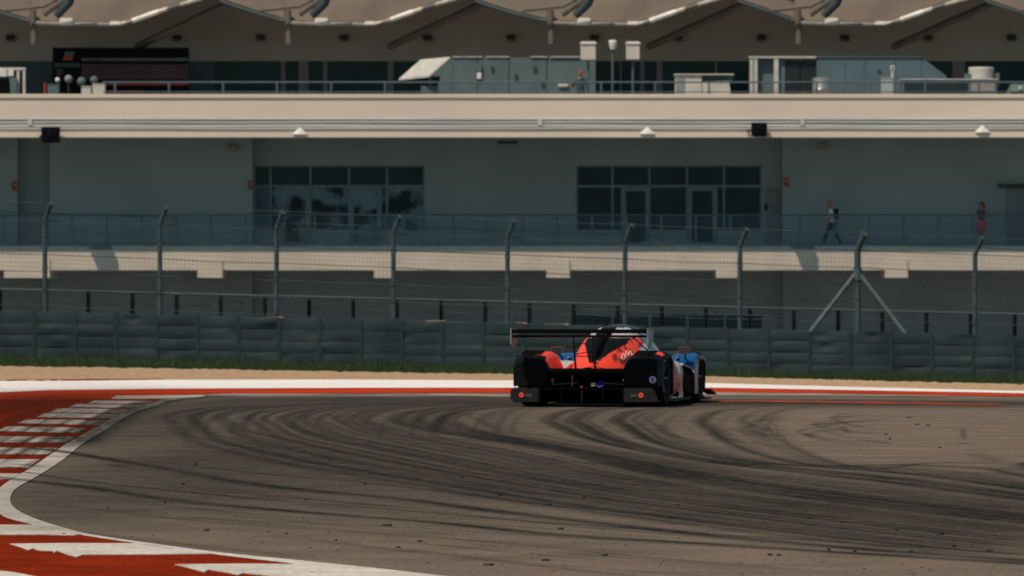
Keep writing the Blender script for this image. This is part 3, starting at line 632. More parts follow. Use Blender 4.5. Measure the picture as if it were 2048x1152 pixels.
for x, y, lb in ((600, 264, 'white dome floodlight on the roof edge above the windows showing posters and reflections'), (1295, 263, 'white dome floodlight on the roof edge above the glass doors'), (1965, 260, 'white dome floodlight on the roof edge above the walking woman')):
    D = YO - .02; t = thing('floodlight', (U(x, D), D, V(y, D)), lb, 'floodlight', 'floodlights on the roof edge')
    hd = MB().lathe([(.0, .17), (.05, .17), (.09, .10), (.26, -.03), (.30, -.09), (.28, -.11)], (U(x, D), D, V(y, D)), 'Z', 20); hd.v = [(a, D + (b_ - D)*.42, c) for a, b_, c in hd.v]
    ob('hood', hd, 'white', t, smooth=True)
    ob('arm', MB().tube([(U(x, D), D, V(y, D) + .1), (U(x, D), D + .25, V(y, D) + .1)], .03, 8), 'trim', t)
# roof-terrace railing
YT = YO + .9
tr_ = ob('terrace_railing', MB().tube([(U(205, YT), YT, V(164.5, YT)), (XR, YT, V(164.5, YT))], .032, 8), 'rail', bld, smooth=True)
for k in range(18):
    x = 230 + 108*k; ob('rail_post', MB().box(U(x - 2, YT), U(x + 2, YT), YT - .03, YT + .03, ZROOF, V(165, YT)), 'rail', tr_)
ob('lower_rail', MB().tube([(U(205, YT), YT, V(184, YT)), (XR, YT, V(184, YT))], .022, 6), 'rail', tr_)

# penthouse: upper wall, glazed band
ob('penthouse_wall', MB().box(XL, XR, YP, YP + .4, V(122, YP), V(-160, YP)), 'wall_top', bld)
gl = [(428, 562), (571, 597), (617, 646), (655, 775), (787, 860), (860, 1000), (1000, 1120), (1120, 1240), (1243, 1280), (1289, 1313), (1325, 1430), (1434, 1500), (1500, 1640), (1640, 1790), (1790, 1905), (1930, 2060), (2066, 2300)]
ZB = ZROOF - .05
def penthouse_wall(x0, x1): ob('penthouse_pier', MB().box(U(x0, YP), U(x1, YP), YP + .02, YP + .38, ZB, V(122, YP) - .002), 'frame_warm', bld)
ob('penthouse_base', MB().box(XL, U(428, YP), YP + .03, YP + .38, ZB, V(122, YP) - .002), 'wall_blue', bld)
for i, (a, b_) in enumerate(gl):
    w_ = ob('penthouse_window', MB().box(U(a, YP), U(b_, YP), YP + .16, YP + .2, ZB, V(122, YP) - .003), 'glass', bld)
    if i + 1 < len(gl) and gl[i + 1][0] > b_: penthouse_wall(b_, gl[i + 1][0])
    elif i + 1 < len(gl): ob('mullion', MB().box(U(b_ - 3, YP), U(b_ + 3, YP), YP + .1, YP + .15, ZB, V(122, YP) - .004), 'frame_warm', w_)
for k in range(-1, 12):
    x = 183 + 167*k + 4
    if k == 0: continue
    w_ = pb('eaves_lamp', x - 9, x + 9, 70, 79, YP - .25, YP - .003, 'louvre', bevel=.03); pb('lamp_lens', x - 7, x + 9, 81, 84, YP - .22, YP - .01, 'frame', w_)

# tensile canopies
YC = 254.0
nm = {0: 'tan fabric canopy above the dark advertising board', 1: 'tan fabric canopy above the pale awning hood', 2: 'tan fabric canopy above the two white antenna boxes', 3: 'tan fabric canopy above the steel drum', -1: 'tan fabric canopy cut off by the left picture edge', 4: 'tan fabric canopy cut off by the right picture edge'}
def sz(pts): return [(U(x, YC), YC, V(y, YC)) for x, y in pts]
for k, x0, xn in ((-1, -440, 70), (0, 70, 580), (1, 580, 1105), (2, 1105, 1600), (3, 1600, 2095), (4, 2095, 2600)):
    t = thing('fabric_canopy', (U(x0, YC), YC, V(48, YC)), nm[k], 'canopy', 'fabric canopies over the roof terrace')
    rim = [(x0 - 24, 43), (x0, 46), (x0 + 40, 47.5), (x0 + 165, 49), (x0 + 185, 45), (x0 + 250, 22), (x0 + 320, 0), (x0 + 345, -5), (x0 + 370, 2), (x0 + 400, 12), (x0 + 440, 25), (xn - 12, 42)]
    rim = [(x, y) for x, y in rim]; fr = sz(rim); back = []
    for j in range(9):
        s = j/8; row = []
        for (X, Y, Z), (x, y) in zip(fr, rim):
            row.append((X, YC + .15 + 7.6*s, Z + .12 + 6.0*s**.8 + .9*math.sin(math.pi*s)*((y - 48)/50)*-.3))
        back.append(row)
    ob('membrane', grid_mesh(back), 'membrane', t, smooth=True)
    ob('rim', MB().tube(fr[1:4], .085, 8), 'frame_warm', t, smooth=True)
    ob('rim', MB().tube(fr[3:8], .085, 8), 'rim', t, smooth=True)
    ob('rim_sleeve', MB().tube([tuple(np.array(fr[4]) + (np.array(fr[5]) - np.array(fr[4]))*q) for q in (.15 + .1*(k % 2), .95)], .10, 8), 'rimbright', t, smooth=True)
    ob('rim', MB().tube(fr[8:], .05, 8), 'rail', t, smooth=True)
    ob('clamp_plate', MB().box(U(x0 + 50, YC), U(x0 + 76, YC), YC - .16, YC - .04, V(50, YC), V(36, YC)), 'rimbright', t, bevel=.02)
    ob('clamp_plate', MB().box(U(x0 + 150, YC), U(x0 + 172, YC), YC - .15, YC - .04, V(50, YC), V(43, YC)), 'rimbright', t, bevel=.02)
    ob('hanger_post', MB().tube(sz([(x0 - 4, 20), (x0 - 2, 88)]), .13, 10), 'strut', t, smooth=True)
    ob('strut', MB().tube([(U(x0 + 195, YC + 1), YC + 4, V(88, YC + 1)), (U(x0 + 400, YC + 1), YC + 1, V(0, YC + 1)), (U(x0 + 470, YC + 1), YC + .5, V(-30, YC + 1))], .15, 10), 'strut', t, smooth=True)
    ob('node', MB().tube([(U(x0 + 45, YC), YC - .8, V(34, YC)), (U(x0 + 70, YC), YC - .9, V(8, YC)), (U(x0 + 88, YC), YC - 1.0, V(-30, YC))], [.16, .20, .12], 10), 'louvre', t, smooth=True)
    ob('stay', MB().tube([(U(x0 - 60, YC), YC - .4, V(22, YC)), (U(x0 + 20, YC), YC - .6, V(14, YC)), (U(x0 + 95, YC), YC - .9, V(-25, YC))], .07, 8), 'strut', t, smooth=True)
    ob('stay', MB().tube([(U(x0 + 20, YC), YC - .5, V(30, YC)), (U(x0 + 60, YC), YC - .8, V(2, YC))], .12, 8), 'strut', t, smooth=True)

# ================================================================== things on the roof terrace
def T(name, x, D, label, cat, group=None): return thing(name, (U(x, D), D, ZROOF), label, cat, group)
def bx(name, x0, x1, y0, y1, D, dep, m, t, bevel=0.0, base=False):
    return ob(name, MB().box(U(x0, D), U(x1, D), D, D + dep, ZROOF if base else V(y1, D), V(y0, D)), m, t, bevel=bevel)
D = 257.0; t = T('advertising_board', 240, D, 'wide black and maroon advertising board at the left of the terrace', 'billboard')
bx('panel', 105, 378, 95, 0, D, .2, 'board', t, base=True)
bx('print_strip', 163, 377, 116, 122, D - .03, .028, 'board_grey', t); bx('print_field', 163, 377, 128, 159, D - .03, .028, 'board_red', t)
bx('print_field', 108, 160, 126, 134, D - .03, .028, 'louvre', t); bx('print_line', 215, 377, 167, 170, D - .03, .028, 'red_small', t); bx('print_line', 215, 290, 181.5, 183.5, D - .03, .028, 'red_small', t)
ob('emblem', MB().prism([(U(128, D), V(112, D)), (U(146, D), V(112, D)), (U(150, D), V(103, D)), (U(131, D), V(103, D))], 'Y', D - .03, D - .002), 'board_grey', t)
ob('emblem', MB().prism([(U(126, D), V(120, D)), (U(144, D), V(120, D)), (U(146, D), V(113, D)), (U(128, D), V(113, D))], 'Y', D - .03, D - .002), 'red_small', t)
ob('emblem', MB().lathe([(.0, -.02), (.16, -.02), (.16, 0)], (U(119, D), D - .003, V(144, D)), 'Y', 16), 'board_red', t)
for x in (115, 370): bx('leg', x - 3, x + 3, 120, 0, D + .21, .2, 'louvre', t, base=True)
# white frame stand at the far left
D = 245.; t = T('frame_stand', 20, D, 'white framed stand with a dark case at the left picture edge', 'stand')
for x in (36, 48): bx('post', x - 2.5, x + 2.5, 137, 0, D, .15, 'offwhite', t, base=True)
bx('top_beam', -30, 51, 135, 140, D - .02, .2, 'offwhite', t); bx('panel', -20, 13, 137.5, 153, D - .05, .028, 'white', t); bx('panel', 15, 27, 139, 152, D - .05, .028, 'white', t)
bx('case', -30, 17, 158, 0, D - .3, .5, 'black', t, bevel=.02, base=True); bx('side_cabinet', 19, 33, 155, 0, D - .2, .4, 'hvac', t, base=True)
# globes and small furniture
D = 246.
for x, y, r, m_, lb in ((115, 160, 5, 'white', 'bright white globe lamp, leftmost of four before the advertising board'), (137, 158, 8, 'frame_warm', 'grey-white globe lamp, second from left before the advertising board'), (163, 163, 9, 'hvac', 'bluish grey globe lamp, third from left before the advertising board'), (188, 160, 8, 'hvac', 'grey globe lamp, rightmost of four before the advertising board')):
    t = T('globe_lamp', x, D, lb, 'lamp', 'globe lamps on the terrace'); rr = r*D/F
    ob('globe', MB().lathe([(rr*math.sin(a), -rr*math.cos(a)) for a in np.linspace(.02, 3.12, 12)], (U(x, D), D, V(y, D)), 'Z', 18), m_, t, smooth=True)
    ob('stem', MB().tube([(U(x, D), D, ZROOF), (U(x, D), D, V(y + r*.9, D))], .03, 8), 'louvre', t)
    ob('base', MB().lathe([(.0, .0), (.22, .0), (.22, .04), (.0, .06)], (U(x, D), D, ZROOF), 'Z', 16), 'louvre', t)
for x0, x1, y0, m_, lb in ((163, 182, 172, 'offwhite', 'low cream crate left of the taller cream crate on the terrace'), (185, 210, 167, 'offwhite', 'taller cream crate at the left end of the terrace railing'), (95, 118, 168, 'hvac', 'small grey cabinet beside the red post on the terrace')):
    t = T('crate', (x0 + x1)/2, D - 1, lb, 'crate', 'crates on the terrace'); bx('body', x0, x1, y0 + 1, 0, D - 1, .45, m_, t, bevel=.015, base=True); bx('lid', x0 - .6, x1 + .6, y0, y0 + 1.4, D - 1.02, .49, m_, t)
t = T('red_post', 90, D, 'short red post beside the small grey cabinet on the terrace', 'post'); ob('shaft', MB().tube([(U(90, D), D, ZROOF), (U(90, D), D, V(169, D))], .05, 10), 'red_small', t); ob('cap', MB().lathe([(.07, 0), (.07, .03), (.0, .06)], (U(90, D), D, V(169, D)), 'Z', 12), 'red_small', t)
# HVAC unit with sloping hood
D = 248.; t = T('air_handling_unit', 1040, D, 'big grey metal air handling unit with a pale sloping hood', 'air conditioner')
xs_ = [905, 955, 1018, 1094, 1192]
for a, b_ in zip(xs_[:-1], xs_[1:]): bx('panel', a + .6, b_ - .6, 115, 0, D + random.uniform(0, .02), 3.0, 'hvac', t, bevel=.01, base=True)
for a, b_ in ((905, 925), (928, 965), (972, 1018), (1060, 1095), (1100, 1192)): bx('roof_flashing', a, b_, 112.6, 114.6, D - .06, 3.1, 'hvac_light', t)
hp = [(840, 116), (898, 113.5), (858, 151), (796, 156)]
ob('hood', MB().add([(U(840, D), D + 1.6, V(116, D)), (U(900, D), D + .1, V(113.5, D)), (U(858, D), D + .1, V(150, D)), (U(796, D), D + 1.6, V(155, D)),
                     (U(840, D), D + 1.6, V(119, D)), (U(900, D), D + .1, V(117, D)), (U(858, D), D + .1, V(154, D)), (U(796, D), D + 1.6, V(158, D))],
                    [(0, 1, 2, 3), (7, 6, 5, 4), (0, 4, 5, 1), (1, 5, 6, 2), (2, 6, 7, 3), (3, 7, 4, 0)]), 'hvac_light', t)
ob('hood_side', MB().prism([(U(900, D), V(117, D)), (U(905, D), V(117, D)), (U(905, D), ZROOF), (U(880, D), ZROOF), (U(880, D), V(152, D)), (U(860, D), V(152, D))], 'Y', D + .12, D + .3), 'hvac', t)
bx('duct', 842, 904, 172, 0, D + .6, 1.6, 'hvac', t, base=True)
bx('control_box', 953, 963, 128, 142, D - .12, .11, 'wall_blue', t); bx('notice', 954, 963, 144, 158, D - .10, .08, 'white', t, bevel=.02); bx('grip', 1116, 1136, 167, 174, D - .08, .06, 'offwhite', t, bevel=.02)
for x, y in ((1032, 153), (1070, 138), (985, 138), (1086, 168)): bx('latch', x - 3, x + 3, y - 5, y + 5, D - .05, .04, 'louvre', t)
# antenna boxes on poles
D = 246.
for x0, x1, y0, y1, lb in ((1160, 1193, 83, 120, 'cream antenna box on a pole in front of the grey air handling unit'), (1251, 1281, 83, 119, 'cream antenna box on a pole in front of the dark windows')):
    t = T('antenna_box', (x0 + x1)/2, D, lb, 'antenna', 'antenna boxes on the terrace'); bx('case', x0 + 1.5, x1 - 1.5, y0 + 7, y1, D, .5, 'offwhite', t, bevel=.02)
    ob('lid', MB().box(U(x0, D), U(x1, D), D - .05, D + .55, V(y0 + 6.8, D), V(y0, D)), 'white', t, bevel=.04)
    ob('pole', MB().tube([(U((x0 + x1)/2, D), D + .25, ZROOF), (U((x0 + x1)/2, D), D + .25, V(y1, D))], .05, 8), 'rail', t)
t = T('beacon', 1225, D, 'small pale beacon on a thin pole between the two antenna boxes', 'beacon')
ob('head', MB().lathe([(.0, .20), (.13, .19), (.16, .14), (.16, .08), (.12, -.10), (.08, -.2)], (U(1225.5, D), D, V(90, D)), 'Z', 16), 'white', t, smooth=True); ob('pole', MB().tube([(U(1225, D), D, ZROOF), (U(1225, D), D, V(99, D))], .045, 8), 'rail', t); ob('collar', MB().lathe([(.05, 0), (.11, .03), (.06, .12)], (U(1225.5, D), D, V(102, D)), 'Z', 12), 'louvre', t)
# white chest unit
D = 245.; t = T('chest_unit', 1408, D, 'cream cabinet with a sloped side behind the terrace railing', 'cabinet')
bx('body', 1351, 1404, 150, 0, D, 1.2, 'offwhite', t, bevel=.02, base=True); bx('top', 1349, 1468, 147.5, 149.8, D - .08, 1.4, 'offwhite', t)
ob('sloped_end', MB().prism([(U(1404.5, D), V(164, D)), (U(1458, D), V(161, D)), (U(1468, D), ZROOF), (U(1404.5, D), ZROOF)], 'Y', D + .05, D + 1.1), 'offwhite', t); bx('louvre', 1404.5, 1466, 150, 160.5, D + .3, .9, 'hvac', t); bx('end_panel', 1352, 1370, 156, 0, D - .02, .018, 'wall_low', t, base=True)
# second plant room
D = 249.; t = T('plant_room', 1690, D, 'grey metal plant room with pale posts and a sloping right end', 'plant room')
bx('door', 1516, 1547, 117, 0, D + .25, .1, 'hvac', t, base=True); bx('body', 1633, 1843, 115, 0, D, 3, 'wall_blue', t, base=True)
for a, b_ in ((1500, 1506), (1508, 1515), (1548, 1557)): bx('post', a, b_, 116, 0, D - .05, .3, 'hvac_light', t, base=True)
bx('end_wall', 1558, 1570, 116, 0, D + .1, .3, 'hvac', t, base=True); bx('header', 1498, 1632, 112.5, 116, D - .08, .6, 'hvac_light', t)
for a, b_ in ((1571, 1600), (1602, 1632)):
    lv = bx('louvre', a, b_, 119, 0, D + .2, .1, 'louvre', t, base=True)
    for y in range(122, 188, 6): bx('slat', a + 1, b_ - 1, y, y + 2.5, D + .12, .078, 'louvre', lv)
bx('roof_flashing', 1633, 1845, 112.8, 114.8, D - .06, 3.1, 'hvac', t)
ob('sloped_end', MB().prism([(U(1843.5, D), V(115, D)), (U(1893, D), V(152, D)), (U(1893, D), ZROOF), (U(1843.5, D), ZROOF)], 'Y', D + .02, D + 3), 'wall_blue', t)
for x in (1690, 1728, 1790): bx('seam', x - .8, x + .8, 117, 0, D - .02, .018, 'hvac', t, base=True)
bx('vent_cap', 1755, 1761, 139, 144, D - .06, .04, 'louvre', t)
# steel drum
D = 244.; t = T('steel_drum', 1641, D, 'shiny stainless steel drum catching the sun on the terrace', 'drum'); rr = 17*D/F; zt = V(156, D)
ob('shell', MB().lathe([(rr, ZROOF - zt), (rr, -.45), (rr*1.03, -.43), (rr, -.41), (rr, -.08), (rr*1.05, -.06), (rr*1.05, -.01), (rr*.9, .0)], (U(1642, D), D, zt), 'Z', 40), 'chrome', t, smooth=True)
ob('lid', MB().lathe([(rr*.9, .002), (rr*.5, .03), (.03, .035), (.0, .035)], (U(1642, D), D, zt), 'Z', 40), 'chrome', t, smooth=True)
# white bin with sign post
D = 244.5; t = T('pale_bin', 1775, D, 'pale upright bin in front of the plant room', 'bin'); bx('body', 1763, 1787, 157, 0, D, .45, 'wall_shade', t, bevel=.02, base=True); bx('lid', 1762, 1788, 155, 156.8, D - .02, .5, 'wall_shade', t)
t = T('round_sign', 1787, D + .8, 'small round sign on a short pale post above the bin', 'sign'); ob('post', MB().tube([(U(1785, D + .8), D + .8, ZROOF), (U(1785, D + .8), D + .8, V(140, D + .8))], .06, 8), 'offwhite', t); bx('face', 1781, 1789, 131, 139.5, D + .72, .06, 'white', t, bevel=.01); ob('dot', MB().lathe([(.0, -.01), (.045, -.01), (.045, .0)], (U(1785, D + .72), D + .715, V(135, D + .72)), 'Y', 12), 'hvac', t)
# low louvred cooler with fan cylinder
D = 244.5; t = T('low_cooler', 1900, D, 'low louvred cooling unit with a ribbed fan cylinder on top', 'air conditioner')
bx('body', 1804, 1994, 160, 0, D + .05, 1.6, 'wall_blue', t, base=True); bx('top_plate', 1802, 1996, 157.5, 159.8, D - .02, 1.75, 'hvac_light', t)
for y in range(163, 190, 5): bx('slat', 1808, 1935, y, y + 2, D, .048, 'louvre', t)
bx('grille', 1942, 1990, 166, 182, D + .01, .038, 'frame_warm', t)
rr = 25*D/F; zt = V(133, D); pr = []
for k in range(5): pr += [(rr, -.46 + k*.09), (rr*1.03, -.44 + k*.09), (rr*1.03, -.41 + k*.09), (rr, -.39 + k*.09)]
ob('fan_cylinder', MB().lathe(pr + [(rr*.96, .0), (rr*.9, .0), (rr*.9, -.05), (0, -.05)], (U(1966, D), D + .9, zt), 'Z', 36), 'hvac_light', t, smooth=True); bx('side_box', 1992, 1999, 146, 176, D + .4, .4, 'hvac', t); bx('duct', 1930, 1944, 147, 157.3, D + .6, .4, 'hvac', t)
t = T('covered_heap', 2032, D, 'low heap under a grey sheet at the right picture edge', 'sheet'); rows = []
for j in range(9):
    rows.append([(U(2003 + 10*i, D), D + .12*j, ZROOF + (V(168, D) - ZROOF)*min(1, 1.4*math.sin(math.pi*min(1, (i + .2)/7)))*(.75 + .25*math.sin(math.pi*j/8)) + .04*random.random()) for i in range(9)])
ob('sheet', grid_mesh(rows), 'hvac', t, smooth=True); bx('knot', 2037, 2044, 172, 180, D - .05, .1, 'offwhite', t, bevel=.02)

# ================================================================== people
PM = {}
def pm(name, c): M[name] = mat(name, c, .8, scale=8); return name
for n_, c_ in (('skin', (.45, .20, .13)), ('skin_pale', (.42, .25, .18)), ('shirt_white', (.80, .82, .82)), ('jeans', (.010, .022, .04)), ('cap_orange', (.60, .13, .05)), ('hair_dark', (.035, .018, .012)),
               ('pack', (.012, .02, .022)), ('dress', (.62, .11, .09)), ('shoe', (.02, .02, .022)), ('overall', (.035, .055, .055)), ('cap_red', (.35, .05, .03)), ('top_dark', (.07, .08, .085))): pm(n_, c_)
def person(loc, rotz, J, Rr, zones, mats, label, group=None):
    """J: joints (x right, y forward, z up), Rr radii; one skinned surface; zones(co) -> material slot"""
    E = [('pelvis', 'waist'), ('waist', 'chest'), ('chest', 'neck'), ('neck', 'head0'), ('head0', 'head1'), ('head1', 'head2')]
    for s in 'LR': E += [('chest', 'sh' + s), ('sh' + s, 'el' + s), ('el' + s, 'wr' + s), ('wr' + s, 'ha' + s), ('pelvis', 'hip' + s), ('hip' + s, 'kn' + s), ('kn' + s, 'an' + s), ('an' + s, 'to' + s)]
    names = list(J); me = bpy.data.meshes.new('tmp'); me.from_pydata([J[n_] for n_ in names], [(names.index(a), names.index(b_)) for a, b_ in E], [])
    o = bpy.data.objects.new('tmp', me); COL.objects.link(o)
    md = o.modifiers.new('s', 'SKIN'); md.use_smooth_shade = True
    for i, n_ in enumerate(names):
        k = n_[:2] if n_[-1] in 'LR' and n_[:2] in Rr else n_
        r = Rr[k]; me.skin_vertices[0].data[i].radius = r if isinstance(r, tuple) else (r, r)
        me.skin_vertices[0].data[i].use_root = (n_ == 'pelvis')
    sb = o.modifiers.new('u', 'SUBSURF'); sb.levels = 2; sb.render_levels = 2
    dg = bpy.context.evaluated_depsgraph_get(); m2 = bpy.data.meshes.new_from_object(o.evaluated_get(dg)); bpy.data.objects.remove(o)
    m2.materials.clear()
    for q in mats: m2.materials.append(M[q])
    for p in m2.polygons: p.material_index = zones(p.center); p.use_smooth = True
    t = thing('person', loc, label, 'person', group, rotz); b_ = bpy.data.objects.new('body', m2); COL.objects.link(b_); b_.parent = t; b_['_o'] = (0, 0, 0)
    return t
RAD = dict(pelvis=.150, waist=.140, chest=.155, neck=.055, head0=.075, head1=.098, head2=.075, sh=.065, el=.045, wr=.034, ha=.045, hi=.105, kn=.075, an=.052, to=.045)
def pose(lf, rf, la, ra, h=1.74, lean=0.03):
    """lf, rf: forward ankle offsets; la, ra: forward hand offsets"""
    k = h/1.74
    J = dict(pelvis=(0, 0, .95), waist=(0, lean*.5, 1.12), chest=(0, lean, 1.36), neck=(0, lean, 1.50), head0=(0, lean + .02, 1.56), head1=(0, lean + .03, 1.64), head2=(0, lean + .02, 1.71))
    for s, sg, f_, a_ in (('L', -1, lf, la), ('R', 1, rf, ra)):
        J['hip' + s] = (sg*.10, 0, .88); J['kn' + s] = (sg*.10, f_*.5 + .05, .50); J['an' + s] = (sg*.10, f_, .08 + max(0, -f_)*.12); J['to' + s] = (sg*.11, f_ + .16, .045 + max(0, -f_)*.05)
        J['sh' + s] = (sg*.19, lean, 1.42); J['el' + s] = (sg*.25, a_*.45 - .02, 1.15); J['wr' + s] = (sg*.25, a_, .94); J['ha' + s] = (sg*.25, a_*1.15 + .02, .86)
    return {n_: (x*k, y*k, z*k) for n_, (x, y, z) in J.items()}
def fingers(t, J, m_):
    for s in 'LR':
        h = Vector(J['ha' + s]); w_ = Vector(J['wr' + s]); d = (h - w_).normalized(); mb = MB()
        for q in range(4): o_ = Vector((0, (q - 1.5)*.019, 0)); mb.tube([h + o_, h + o_ + d*.05, h + o_ + d*.085 + Vector((0, .012, 0))], [.010, .0095, .007], 6)
        mb.tube([w_ + d*.03 + Vector((0, .03, 0)), h + Vector((0, .05, .0)), h + d*.03 + Vector((0, .055, 0))], [.011, .010, .008], 6)
        ob('fingers', mb, m_, t, local=True, smooth=True)
D = 244.6; J = pose(-.36, .33, .16, -.18, 1.72, .05)
t = person((U(1664, D), D, ZDECK), math.pi/2, J, RAD, lambda c: 3 if c.z < .085 else (1 if c.z < .93 and abs(c.x) < .215 else (0 if c.z < 1.46 and abs(c.x) < .26 and c.z > 1.1 or (abs(c.x) < .2 and c.z < 1.46) else 2)),
           ['shirt_white', 'jeans', 'skin', 'shoe'], 'person in white shirt and jeans walking left with a dark backpack')
fingers(t, J, 'skin')
ob('backpack', MB().loft([[(-.14*k, y, 1.06), (.14*k, y, 1.06), (.16*k, y, 1.24), (.12*k, y, 1.46), (-.12*k, y, 1.46), (-.16*k, y, 1.24)] for k, y in ((1, -.02), (1.05, -.11), (.95, -.20), (.6, -.25))], closed=True), 'pack', t, local=True, smooth=True)
ob('cap', MB().lathe([(.108, .0), (.105, .05), (.07, .09), (.0, .105)], (0, .06, 1.655), 'Z', 16).prism([(-.07, .13), (.07, .13), (.06, .24), (-.06, .24)], 'Z', 1.655, 1.668), 'cap_orange', t, local=True, smooth=True)
J = pose(.20, -.28, .05, .1, 1.68, .0)
J['elL'] = (-.27, .02, 1.14); J['wrL'] = (-.10, .20, 1.18); J['haL'] = (-.02, .22, 1.19); J['elR'] = (.27, .02, 1.14); J['wrR'] = (.10, .18, 1.13); J['haR'] = (.02, .21, 1.13)
R2 = dict(RAD); R2.update(pelvis=.145, waist=.10, chest=.12, hi=.10, kn=.065)
D = 244.9
t = person((U(1963, D), D, ZDECK), R(155), J, R2, lambda c: 3 if c.z < .07 else (0 if .62 < c.z < 1.0 else (1 if .99 < c.z < 1.40 and abs(c.x) < .165 and c.y < .13 else 2)),
           ['dress', 'top_dark', 'skin', 'shoe'], 'person with long brown hair in pink skirt walking with folded arms')
fingers(t, J, 'skin')
ob('skirt', MB().lathe([(.135, 1.02), (.17, .92), (.185, .8), (.19, .62), (.18, .62)], (0, 0, 0), 'Z', 20), 'dress', t, local=True, smooth=True)
ob('hair', MB().loft([[(.112*k*math.cos(a), -.015 - dy + .10*k*math.sin(a), z) for a in np.linspace(0, 6.283, 13)[:-1]] for k, z, dy in ((.3, 1.72, .0), (.85, 1.69, .01), (1.0, 1.62, .03), (.98, 1.52, .06), (.9, 1.40, .07), (.6, 1.30, .08))], closed=True), 'hair_dark', t, local=True, smooth=True)
D = 244.2; J = pose(.05, -.05, .15, .1, 1.76, .02); J['wrR'] = (.34, .22, 1.28); J['haR'] = (.42, .28, 1.30); J['elR'] = (.30, .05, 1.18)
t = person((U(1161, D), D, ZROOF), R(180), J, RAD, lambda c: 1 if c.z > 1.50 or (abs(c.x) > .33) else 0, ['overall', 'skin_pale'], 'person in dark work clothes and red cap beside the grey unit')
fingers(t, J, 'skin_pale')
ob('cap', MB().lathe([(.108, .0), (.105, .06), (.07, .10), (.0, .115)], (0, .04, 1.68), 'Z', 16).prism([(-.07, .11), (.07, .11), (.06, .22), (-.06, .22)], 'Z', 1.68, 1.695), 'cap_red', t, local=True, smooth=True)

# ================================================================== the race car
M['car_red'] = mat('car_red', (1.0, 0.075, 0.026), .5, var=.05, scale=4, coat=.0, spec=.25)
M['carbon'] = mat('carbon', (0.006, 0.006, 0.006), .6, scale=12, spec=.08)
M['void'] = mat('black_void', (0.004, 0.004, 0.004), .9, scale=8, spec=.05)
M['car_white'] = mat('car_white', (0.66, 0.62, 0.57), .35, scale=5, col2=(.50, .47, .44), coat=.3)
M['car_grey'] = mat('car_grey', (0.22, 0.23, 0.23), .45, scale=5)
M['car_blue'] = mat('car_blue', (0.008, 0.105, 0.28), .4, scale=6, col2=(.006, .06, .18), coat=.0, spec=.3)
M['bumper'] = mat('bumper_grey', (0.020, 0.019, 0.018), .85, scale=10, spec=.1)
M['bumper_plate'] = mat('bumper_plate', (0.06, 0.065, 0.068), .7, scale=10, spec=.1)
M['roof_grey'] = mat('roof_grey', (0.045, 0.06, 0.064), .5, scale=5, col2=(.03, .04, .043))
M['mirror_shell'] = mat('mirror_shell', (0.30, 0.075, 0.035), .5, scale=5)
M['tyre'] = mat('tyre', (0.011, 0.011, 0.012), .85, scale=14, spec=.2)
M['rimdark'] = mat('wheel_rim', (0.05, 0.055, 0.06), .35, scale=5, metal=.6)
M['car_glass'] = mat('car_glass', (0.02, 0.026, 0.03), .08, scale=2, spec=.5)
M['orange'] = mat('orange_vinyl', (0.65, 0.14, 0.05), .4, scale=5)
M['vinyl_white'] = mat('vinyl_white', (0.72, 0.66, 0.62), .5, scale=5)
M['towblue'] = mat('tow_blue', (0.01, 0.06, 0.45), .5, scale=5)
def spot_red():
    m = M['car_red'].copy(); m.name = 'car_red_spotted'; t = m.node_tree; b = t.nodes['Principled BSDF']; L = t.links
    src = b.inputs['Base Color'].links[0].from_socket
    tc = t.nodes.new('ShaderNodeTexCoord'); vo = t.nodes.new('ShaderNodeTexVoronoi'); vo.inputs['Scale'].default_value = 8.5
    nz = t.nodes.new('ShaderNodeTexNoise'); nz.inputs['Scale'].default_value = 9; ad = t.nodes.new('ShaderNodeMix'); ad.data_type = 'RGBA'; ad.inputs[0].default_value = .12
    L.new(tc.outputs['Object'], nz.inputs['Vector']); mpp = t.nodes.new('ShaderNodeMapping'); mpp.inputs['Scale'].default_value = (1, .28, 1); L.new(tc.outputs['Object'], mpp.inputs[0]); L.new(mpp.outputs[0], ad.inputs[6]); L.new(nz.outputs['Color'], ad.inputs[7]); L.new(ad.outputs[2], vo.inputs['Vector'])
    mr = t.nodes.new('ShaderNodeMapRange'); mr.inputs[1].default_value = .42; mr.inputs[2].default_value = .52; mr.inputs[3].default_value = 1; mr.inputs[4].default_value = 0
    L.new(vo.outputs['Distance'], mr.inputs[0]); sx = t.nodes.new('ShaderNodeSeparateXYZ'); L.new(tc.outputs['Object'], sx.inputs[0])
    r2 = t.nodes.new('ShaderNodeMapRange'); r2.inputs[1].default_value = -.02; r2.inputs[2].default_value = .06; L.new(sx.outputs[0], r2.inputs[0])
    mu = t.nodes.new('ShaderNodeMath'); mu.operation = 'MULTIPLY'; L.new(mr.outputs[0], mu.inputs[0]); L.new(r2.outputs[0], mu.inputs[1])
    mx = t.nodes.new('ShaderNodeMix'); mx.data_type = 'RGBA'; L.new(mu.outputs[0], mx.inputs[0]); L.new(src, mx.inputs[6]); mx.inputs[7].default_value = (.17, .022, .022, 1); L.new(mx.outputs[2], b.inputs['Base Color'])
    M['car_red_spot'] = m
spot_red()
YAW = R(10.3); CX, CY = 0.91, 80.0
car = thing('race_car', (CX, CY, 0.004), 'low red, white and blue prototype race car with wide rear wing', 'race car', rotz=-YAW)
CM = Matrix.Translation((CX, CY, .004)) @ Matrix.Rotation(-YAW, 4, 'Z'); CI = CM.inverted()
def cp(name, mb, m_, parent=None, **k): return ob(name, mb, m_, parent or car, local=True, **k)
def lerp(tab, y):
    ks = [r[0] for r in tab]; return [float(np.interp(y, ks, [r[i] for r in tab])) for i in range(1, len(tab[0]))]
